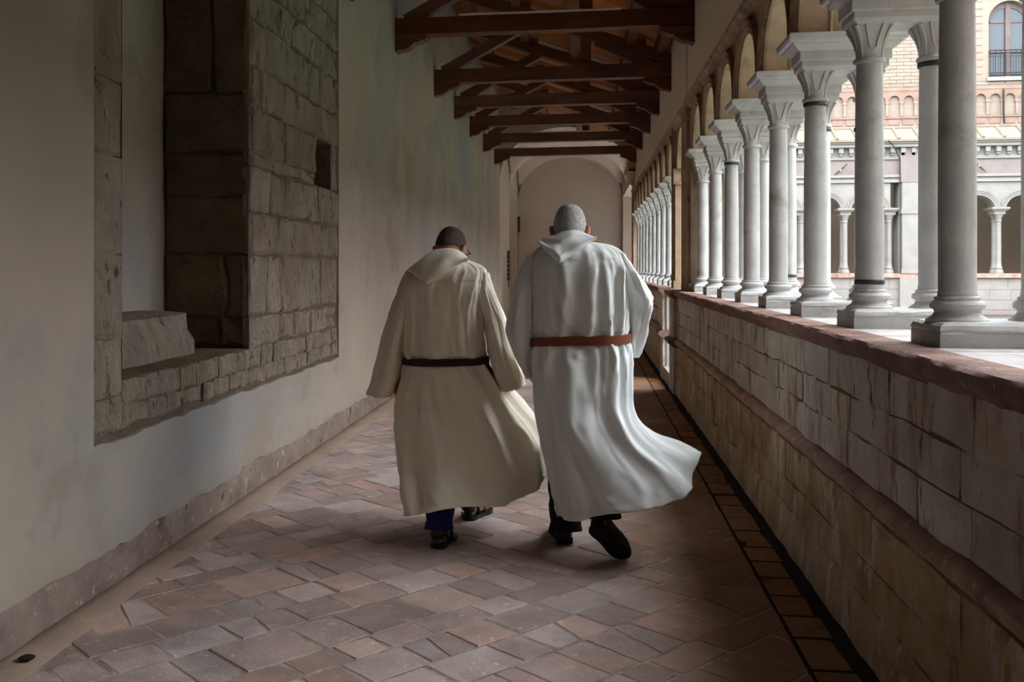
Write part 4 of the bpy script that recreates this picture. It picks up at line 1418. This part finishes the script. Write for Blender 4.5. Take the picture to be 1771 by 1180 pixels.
# body
mb = MB()
hc = at(779, 430, YM + .13) 
hrot = Euler((math.radians(-24), 0, math.radians(-20))).to_matrix()
head_mesh(mb, hc, hrot, .98)
neck = hc + hrot @ Vector((0, -.035, -.09))
sh = at(772, 482, YM + .02)
limb(mb, [hc + hrot @ Vector((0, -.025, -.05)), neck, Vector((sh.x, sh.y + .03, sh.z + .02))], [.055, .056, .062])
pel = Vector((-.73, YM + .02, .92))
limb(mb, [Vector((sh.x, sh.y, sh.z - .03)), Vector((-.725, YM + .03, 1.2)), pel], [.10, .115, .12])
for s, su, sv, eu, ev, hu, hv in ((-1, 724, 494, 684, 580, 686, 660), (1, 825, 496, 860, 575, 868, 648)):
    a, e_, w_ = at(su, sv, YM + .02), at(eu, ev, YM), at(hu, hv, YM + .02)
    limb(mb, [Vector((sh.x, sh.y, sh.z - .03)), a, e_, w_], [.06, .044, .038, .027])
    hand(mb, w_, Vector((0.06 * -s, .1, -1)), Vector((s, .1, 0)), -s, .45)
fl_, fr_ = Vector((-.752, 5.02, 0)), Vector((-.665, 5.60, 0))
limb(mb, [pel + Vector((-.08, 0, -.03)), Vector((-.78, YM + .0, .52)), fl_ + Vector((0, .06, .10))], [.085, .058, .036])
limb(mb, [pel + Vector((.08, 0, -.03)), Vector((-.66, YM + .24, .52)), fr_ + Vector((0, .0, .10))], [.085, .058, .036])
for f_ in (fl_, fr_):
    dx = .02 if f_ is fl_ else .05
    limb(mb, [f_ + Vector((0, .04, .10)), f_ + Vector((0, .02, .055)), f_ + Vector((dx, .11, .05)), f_ + Vector((dx * 1.6, .19, .038))], [.034, .033, .034, .028])
body_object(mb, m1)
hair_cap(hc, hrot, .98, m1, 'hairdark', lambda th: PI * (.55 + .0 * max(0, -math.sin(th)) - .16 * max(0, math.sin(th)) ** .8 + .02 * math.sin(3 * th)))
# glasses temple
g0 = hc + hrot @ Vector((.084, -.02, .012)); g1 = hc + hrot @ Vector((.080, .10, .012))
gm = MB().tube([g0 + hrot @ Vector((0, -.012, -.02)), g0, g1], .0028, 6).tube([hc + hrot @ Vector((.08, .10, .012)), hc + hrot @ Vector((0, .118, .010)), hc + hrot @ Vector((-.08, .10, .012))], .0028, 6)
attach(gm.build('glasses', 'iron', None, True), m1)
# habit
R1 = [ring((756, 446), (803, 448), YM + .09, .05, .06),
      ring((722, 466), (838, 464), YM + .05, .12, .09),
      ring((700, 492), (842, 490), YM + .02, .155, .12),
      ring((697, 540), (836, 538), YM + .01, .165, .14),
      ring((696, 590), (836, 588), YM + .00, .155, .15),
      ring((699, 612), (839, 610), YM + .00, .150, .14),
      ring((705, 624), (838, 623), YM + .00, .132, .13),
      ring((699, 640), (845, 638), YM + .00, .145, .14, fx=.03),
      ring((686, 690), (878, 690), YM + .00, .185, .22, dyR=.02, fx=.13),
      ring((683, 745), (918, 742), YM + .00, .225, .28, dyR=.05, dyL=-.02, fx=.12),
      ring((688, 800), (941, 792), YM + .00, .265, .30, vb=.0, dyR=.08, dyL=-.05, fx=.04),
      ring((697, 850), (945, 815), YM + .00, .295, .30, vb=-.01, vf=.0, dyR=.08, dyL=-.10),
      ring((704, 893), (938, 832), YM + .00, .325, .30, vf=-.02, dyR=.08, dyL=-.14, hem=[(690, 893), (704, 893), (740, 887), (775, 879), (800, 876), (870, 876), (905, 862), (925, 847), (938, 832), (960, 820)])]
F1 = [(.06, .06, 1.5, 6, -.020, .012, .014), (.44, .43, 1.2, 6, -.022, .010, .012),          # sleeve seams
      (.16, .18, 3.2, 6, -.012, .03, .02), (.30, .27, 2.5, 6, -.011, .03, .025), (.24, .22, 4.2, 6, .010, .02, .02),
      (.10, .10, 4.6, 6.2, .012, .018, .014), (.37, .38, 4.5, 6.2, .012, .016, .014), (.20, .20, 5.0, 6.2, .006, .01, .01), (.28, .28, 5.0, 6.2, .006, .01, .01),
      (.39, .36, 6.2, 12, -.030, .014, .026), (.43, .41, 6.3, 12, .022, .014, .03), (.33, .30, 6.5, 12, .014, .02, .03), (.46, .46, 6.6, 11, -.022, .01, .02),
      (.10, .09, 6.6, 12, .012, .02, .03), (.05, .05, 6.8, 12, -.014, .016, .02), (.16, .13, 9.2, 10.4, -.030, .05, .06), (.19, .20, 8.6, 9.6, .016, .06, .06),
      (.14, .13, 10.4, 12, -.026, .02, .02), (.09, .085, 10.4, 12, .016, .02, .02), (.19, .19, 10.2, 12, .014, .02, .03), (.25, .24, 9.8, 12, -.014, .03, .03),
      (.36, .39, 9, 12, -.014, .016, .02), (.62, .60, 6.5, 12, .02, .03, .04), (.75, .75, 6.5, 12, -.02, .03, .04), (.88, .9, 6.5, 12, .02, .03, .04)]
h1 = cloth(R1, 12, F1, m1, 'habit', 'cloth', .005, .0035, 1, belt=6)
S1 = [ring((704, 468), (730, 466), YM + .04, .07, .06, n=56), ring((694, 490), (724, 494), YM + .02, .085, .07, n=56), ring((679, 535), (709, 540), YM + .0, .09, .085, n=56),
      ring((664, 590), (700, 596), YM - .01, .10, .10, n=56), ring((650, 645), (692, 642), YM - .01, .115, .115, n=56), ring((640, 680), (676, 686), YM - .01, .12, .12, n=56, vb=.0)]
s_ = cloth(S1, 8, [(.15, .2, 0, 5, -.012, .05, .05), (.34, .3, 1, 5, .012, .05, .06), (.05, .1, 2, 5, .01, .05, .05), (.4, .42, 2.5, 5, -.016, .04, .04)], h1, 'sleeve', 'cloth', .005, .004, 5)
s_.matrix_parent_inverse = Matrix.Identity(4)
S2 = [ring((820, 464), (844, 472), YM + .04, .07, .06, n=56), ring((826, 500), (854, 500), YM + .02, .085, .07, n=56), ring((836, 550), (872, 546), YM + .0, .09, .085, n=56),
      ring((842, 596), (886, 592), YM - .01, .10, .10, n=56), ring((852, 640), (899, 636), YM - .01, .115, .115, n=56), ring((868, 674), (907, 666), YM - .01, .12, .12, n=56, vb=.005)]
s_ = cloth(S2, 8, [(.15, .2, 0, 5, .012, .05, .05), (.32, .3, 1, 5, -.014, .05, .06), (.1, .1, 2, 5, -.012, .05, .05)], h1, 'sleeve', 'cloth', .005, .004, 6)
s_.matrix_parent_inverse = Matrix.Identity(4)
hood(h1, [(748, 433), (760, 431), (778, 430), (793, 433), (807, 443)], (703, 467), (737, 493), (809, 449), YM + .03, YM - .07, YM - .165, 'cloth', 0.0, .035,
     (hc + Vector((0, -.02, -.115)), .082, .088, .9, .25), .7, 1)
bo, bc, br = strap_belt(m1, (704, 624), (839, 623), YM, .134, .13, .042, 'belt1')
# belt ends hanging at the right hip
attach(MB().beam(at(838, 628, YM - .03), at(866, 672, YM - .01), .035, .008, (0, 1, 0)).build('belt_end', 'belt1', None), bo).matrix_parent_inverse = Matrix.Identity(4)


def trouser(root, top, ank, r0, r1, mat, brk=.0):
    top, ank = Vector(top), Vector(ank)
    rows = []
    for i in range(13):
        t = i / 12
        c = top.lerp(ank, t); r = r0 + (r1 - r0) * t + (.006 * math.sin(t * 26) if t > .6 else 0)
        rows.append([c + Vector((r * math.cos(a) * (1 + .05 * math.sin(3 * a + t * 9)), r * 1.08 * math.sin(a), -.012 * math.sin(a) * t)) for a in [2 * PI * q / 28 for q in range(28)]])
    o = MB().loft(rows, True).build('trouser_leg', mat, None, True)
    sm = o.modifiers.new('thickness', 'SOLIDIFY'); sm.thickness = .005
    attach(o, root); return o


trouser(m1, (-.775, YM + .0, .55), (-.756, 5.075, .085), .088, .072, 'denim')
trouser(m1, (-.665, YM + .24, .55), (-.665, 5.60, .09), .088, .072, 'denim')
for f_, dx in ((fl_, .02), (fr_, .05)):
    so = sole(MB(), f_ + Vector((-.003, -.035, 0.001)), f_ + Vector((dx * 1.9, .225, .001))).build('sandal', 'shoe', None); attach(so, m1)
    mb = MB()
    for yy, hh, ww in ((.115, .088, .05), (.05, .10, .046)):
        pts = [f_ + Vector((dx * yy / .15 + ww * math.cos(a), yy, .018 + hh * math.sin(a) ** .8 if math.sin(a) > 0 else .018)) for a in [PI * q / 12 for q in range(13)]]
        rows = [[p + Vector((0, -.016, 0)), p + Vector((0, .016, 0))] for p in pts]
        mb.loft(rows, False)
    pts = [f_ + Vector((.042 * math.cos(a), .02 + .056 * math.sin(a), .072)) for a in [PI + PI * q / 12 for q in range(13)]]
    mb.loft([[p + Vector((0, 0, -.012)), p + Vector((0, 0, .014))] for p in pts], False)
    pts = [f_ + Vector((.043 * math.cos(a), .02 + .056 * math.sin(a), .03)) for a in [PI + PI * q / 12 for q in range(13)]]
    mb.loft([[p + Vector((0, 0, -.018)), p + Vector((0, 0, .016))] for p in pts], False)
    st = mb.build('strap', 'shoe', None, True); sm = st.modifiers.new('thickness', 'SOLIDIFY'); sm.thickness = .006
    attach(st, so)

# ---------------------------------------------------------------- right monk
YN = 5.08
m2 = empty('person', (0.0, YN, 0))
tag(m2, 'taller person walking away, short grey hair, billowing white habit, tan leather belt, black shoes', 'person', 'two people in white habits walking away')
mb = MB()
hc = at(985.5, 396, YN + .07)
hrot = Euler((math.radians(-14), 0, math.radians(-3))).to_matrix()
head_mesh(mb, hc, hrot, 1.03)
sh = at(995, 455, YN + .0)
limb(mb, [hc + hrot @ Vector((0, -.025, -.05)), hc + hrot @ Vector((0, -.035, -.10)), Vector((sh.x - .01, sh.y + .03, sh.z + .02))], [.058, .060, .068])
pel = Vector((-.03, YN + .04, .96))
limb(mb, [Vector((sh.x, sh.y + .02, sh.z - .04)), Vector((-.02, YN + .04, 1.25)), pel], [.105, .12, .125])
a, e_, w_ = at(930, 482, YN + .02), at(899, 560, YN + .02), at(908, 628, YN + .10)
limb(mb, [Vector((sh.x, sh.y + .02, sh.z - .03)), a, e_, w_], [.06, .046, .038, .028])
hand(mb, w_, Vector((.3, .5, -.8)), Vector((-1, .1, -.2)), 1, .5)
a, e_, w_ = at(1068, 482, YN + .03), at(1104, 540, YN + .06), at(1085, 566, YN + .30)
limb(mb, [Vector((sh.x, sh.y + .02, sh.z - .03)), a, e_, w_], [.06, .046, .038, .028])
hand(mb, w_, Vector((-.8, .4, .1)), Vector((.2, .9, .1)), 1, .5)
# left foot flat and forward, right foot rolling off its toes
flf, toe2 = Vector((-.105, 5.22, 0)), Vector((.175, 4.96, .0))
heel2 = Vector((.045, 4.875, .185))
heel2 = at(1030, 912, 4.84); toe2 = at(1083, 962, 4.93); toe2.z = .012
limb(mb, [pel + Vector((-.09, 0, -.03)), Vector((-.10, YN + .2, .53)), flf + Vector((0, .0, .12))], [.09, .06, .038])
limb(mb, [pel + Vector((.09, 0, -.03)), Vector((.12, YN + .10, .53)), heel2 + Vector((.03, .06, .06))], [.09, .06, .038])
limb(mb, [flf + Vector((0, 0, .12)), flf + Vector((0, .01, .06)), flf + Vector((-.03, .15, .04))], [.036, .034, .03])
limb(mb, [heel2 + Vector((.03, .06, .06)), heel2 + Vector((.025, .03, .0)), heel2.lerp(toe2, .75) + Vector((0, .03, .02))], [.036, .034, .026])
body_object(mb, m2)
hair_cap(hc, hrot, 1.03, m2, 'hairgrey', lambda th: PI * (.62 + .10 * max(0, -math.sin(th)) - .22 * max(0, math.sin(th)) ** .8))
R2 = [ring((962, 416), (1012, 418), YN + .06, .05, .07),
      ring((930, 432), (1062, 426), YN + .03, .12, .09),
      ring((915, 458), (1086, 452), YN + .0, .155, .12),
      ring((919, 500), (1087, 498), YN - .01, .165, .14),
      ring((921, 545), (1086, 543), YN - .01, .155, .15),
      ring((921, 568), (1086, 566), YN - .0, .150, .15),
      ring((923, 587), (1083, 585), YN + .0, .136, .14),
      ring((919, 612), (1092, 604), YN + .0, .155, .15),
      ring((921, 650), (1094, 648), YN + .0, .175, .18),
      ring((927, 720), (1094, 704), YN + .0, .195, .20, vb=.0, dyR=-.02),
      ring((942, 790), (1122, 744), YN + .0, .25, .20, vb=.02, dyR=-.06, eb=.7, sk=.5),
      ring((954, 848), (1176, 764), YN + .0, .29, .19, vb=.05, vf=.03, dyR=-.10, eb=.55, sk=.8),
      ring((964, 893), (1209, 783), YN + .0, .32, .17, vf=.0, dyR=-.12, hem=[(940, 890), (964, 893), (985, 903), (1005, 902), (1030, 893), (1060, 888), (1100, 884), (1140, 877), (1175, 864), (1195, 845), (1204, 815), (1212, 775)])]
F2 = [(.055, .06, 1.6, 6, -.024, .010, .012), (.445, .44, 1.4, 6, -.022, .010, .012),
      (.22, .19, 2.2, 6, .020, .016, .014), (.25, .225, 2.4, 6, -.022, .014, .012), (.285, .27, 2.4, 6, .022, .016, .014), (.305, .31, 2.8, 6, -.016, .012, .012), (.33, .345, 2.4, 6, .018, .014, .012), (.37, .375, 2.6, 6, -.018, .014, .012),
      (.40, .405, 2.2, 6, .014, .012, .012), (.15, .15, 3, 6, .010, .03, .02), (.11, .12, 3.4, 6, -.012, .02, .016),
      (.15, .13, 6.0, 8, .010, .012, .02), (.19, .165, 6.0, 9, -.012, .01, .025), (.225, .215, 6.0, 12, .016, .01, .03), (.262, .26, 6.0, 8.2, -.014, .010, .018),
      (.305, .30, 6.0, 8.6, -.016, .010, .016), (.345, .345, 6.0, 9.5, .016, .010, .022), (.385, .385, 6.0, 11, -.022, .010, .018), (.43, .43, 6.0, 12, -.012, .010, .012), (.46, .46, 6.2, 12, .010, .010, .012),
      (.050, .055, 6.4, 12, -.055, .014, .022), (.085, .075, 6.5, 12, .024, .018, .022), (.13, .115, 8.6, 12, -.026, .02, .026), (.165, .16, 9.4, 12, .02, .02, .022), (.21, .20, 10, 12, -.030, .018, .022), (.25, .265, 9.0, 12, .014, .03, .04),
      (.30, .335, 8.8, 11.2, -.022, .03, .03), (.34, .375, 9.0, 12, .020, .02, .022), (.40, .42, 9.8, 12, -.018, .016, .016), (.62, .60, 6.5, 12, .02, .03, .04), (.75, .75, 6.5, 12, -.02, .03, .04), (.88, .9, 6.5, 12, .02, .03, .04)]
h2 = cloth(R2, 12, F2, m2, 'habit', 'cloth2', .005, .004, 11, belt=6)
S3 = [ring((912, 442), (940, 440), YN + .02, .07, .06, n=56), ring((896, 478), (930, 484), YN + .01, .085, .08, n=56), ring((883, 530), (924, 536), YN + .0, .10, .10, n=56),
      ring((879, 578), (924, 586), YN + .02, .105, .11, n=56), ring((893, 618), (923, 622), YN + .05, .10, .12, n=56), ring((914, 653), (922, 650), YN + .08, .10, .12, n=56)]
s_ = cloth(S3, 8, [(.18, .22, 0, 5, .014, .05, .05), (.34, .3, 1, 5, -.016, .05, .06), (.1, .12, 2, 5, -.012, .05, .05), (.26, .3, 2.6, 5, .018, .05, .05)], h2, 'sleeve', 'cloth2', .005, .005, 15)
s_.matrix_parent_inverse = Matrix.Identity(4)
S4 = [ring((1058, 432), (1080, 440), YN + .02, .07, .06, n=56), ring((1066, 462), (1100, 470), YN + .01, .085, .08, n=56), ring((1076, 500), (1120, 500), YN + .03, .095, .09, n=56),
      ring((1082, 532), (1127, 526), YN + .06, .10, .12, n=56), ring((1084, 568), (1117, 566), YN + .10, .09, .14, n=56), ring((1088, 600), (1108, 600), YN + .13, .08, .14, n=56), ring((1093, 615), (1101, 618), YN + .15, .07, .13, n=56)]
s_ = cloth(S4, 8, [(.2, .2, 2.2, 3.2, -.022, .08, .08), (.34, .3, 1, 3, .014, .05, .06), (.12, .12, 3, 6, -.014, .05, .05), (.40, .42, 3, 6, .016, .03, .03), (.30, .33, 3, 6, -.016, .04, .04)], h2, 'sleeve', 'cloth2', .005, .005, 16)
s_.matrix_parent_inverse = Matrix.Identity(4)
hood(h2, [(940, 412), (958, 407), (975, 400), (992, 398), (1010, 403), (1026, 410)], (929, 420), (967, 457), (1034, 412), YN - .01, YN - .09, YN - .19, 'cloth2', .020, .045,
     (hc + Vector((.004, -.02, -.12)), .086, .092, .9, .2), 1.0, 3)
bo, bc, br = strap_belt(m2, (923, 588), (1084, 585), YN, .139, .14, .048, 'belt2', sag=.012)
trouser(m2, (-.10, YN + .2, .55), flf + Vector((0, -.005, .065)), .096, .084, 'black')
trouser(m2, (.12, YN + .10, .55), heel2 + Vector((.035, .06, .035)), .096, .086, 'black')
mb = MB(); shoe(mb, flf + Vector((.005, -.045, .016)), flf + Vector((-.05, .235, .016)), w=.050, h=.088)
o = mb.build('shoe', 'shoe', None, True, 50); attach(o, m2)
attach(sole(MB(), flf + Vector((.005, -.05, .001)), flf + Vector((-.05, .242, .001)), w=.053, t=.022).build('sole', 'black', None), o)
d_ = (toe2 - heel2).normalized(); upv = Vector((0, 0, 1)) - d_ * d_.z; upv = (Vector((0.25, 1, .55)) - d_ * Vector((0.25, 1, .55)).dot(d_)).normalized()
mb = MB(); shoe(mb, heel2 - d_ * .01 - upv * .006, toe2 + upv * .016, upv, w=.050, h=.085)
o = mb.build('shoe', 'shoe', None, True, 50); attach(o, m2)
attach(sole(MB(), heel2 - d_ * .015 - upv * .02, toe2 + d_ * .006, upv, w=.053, t=.024).build('sole', 'black', None), o)
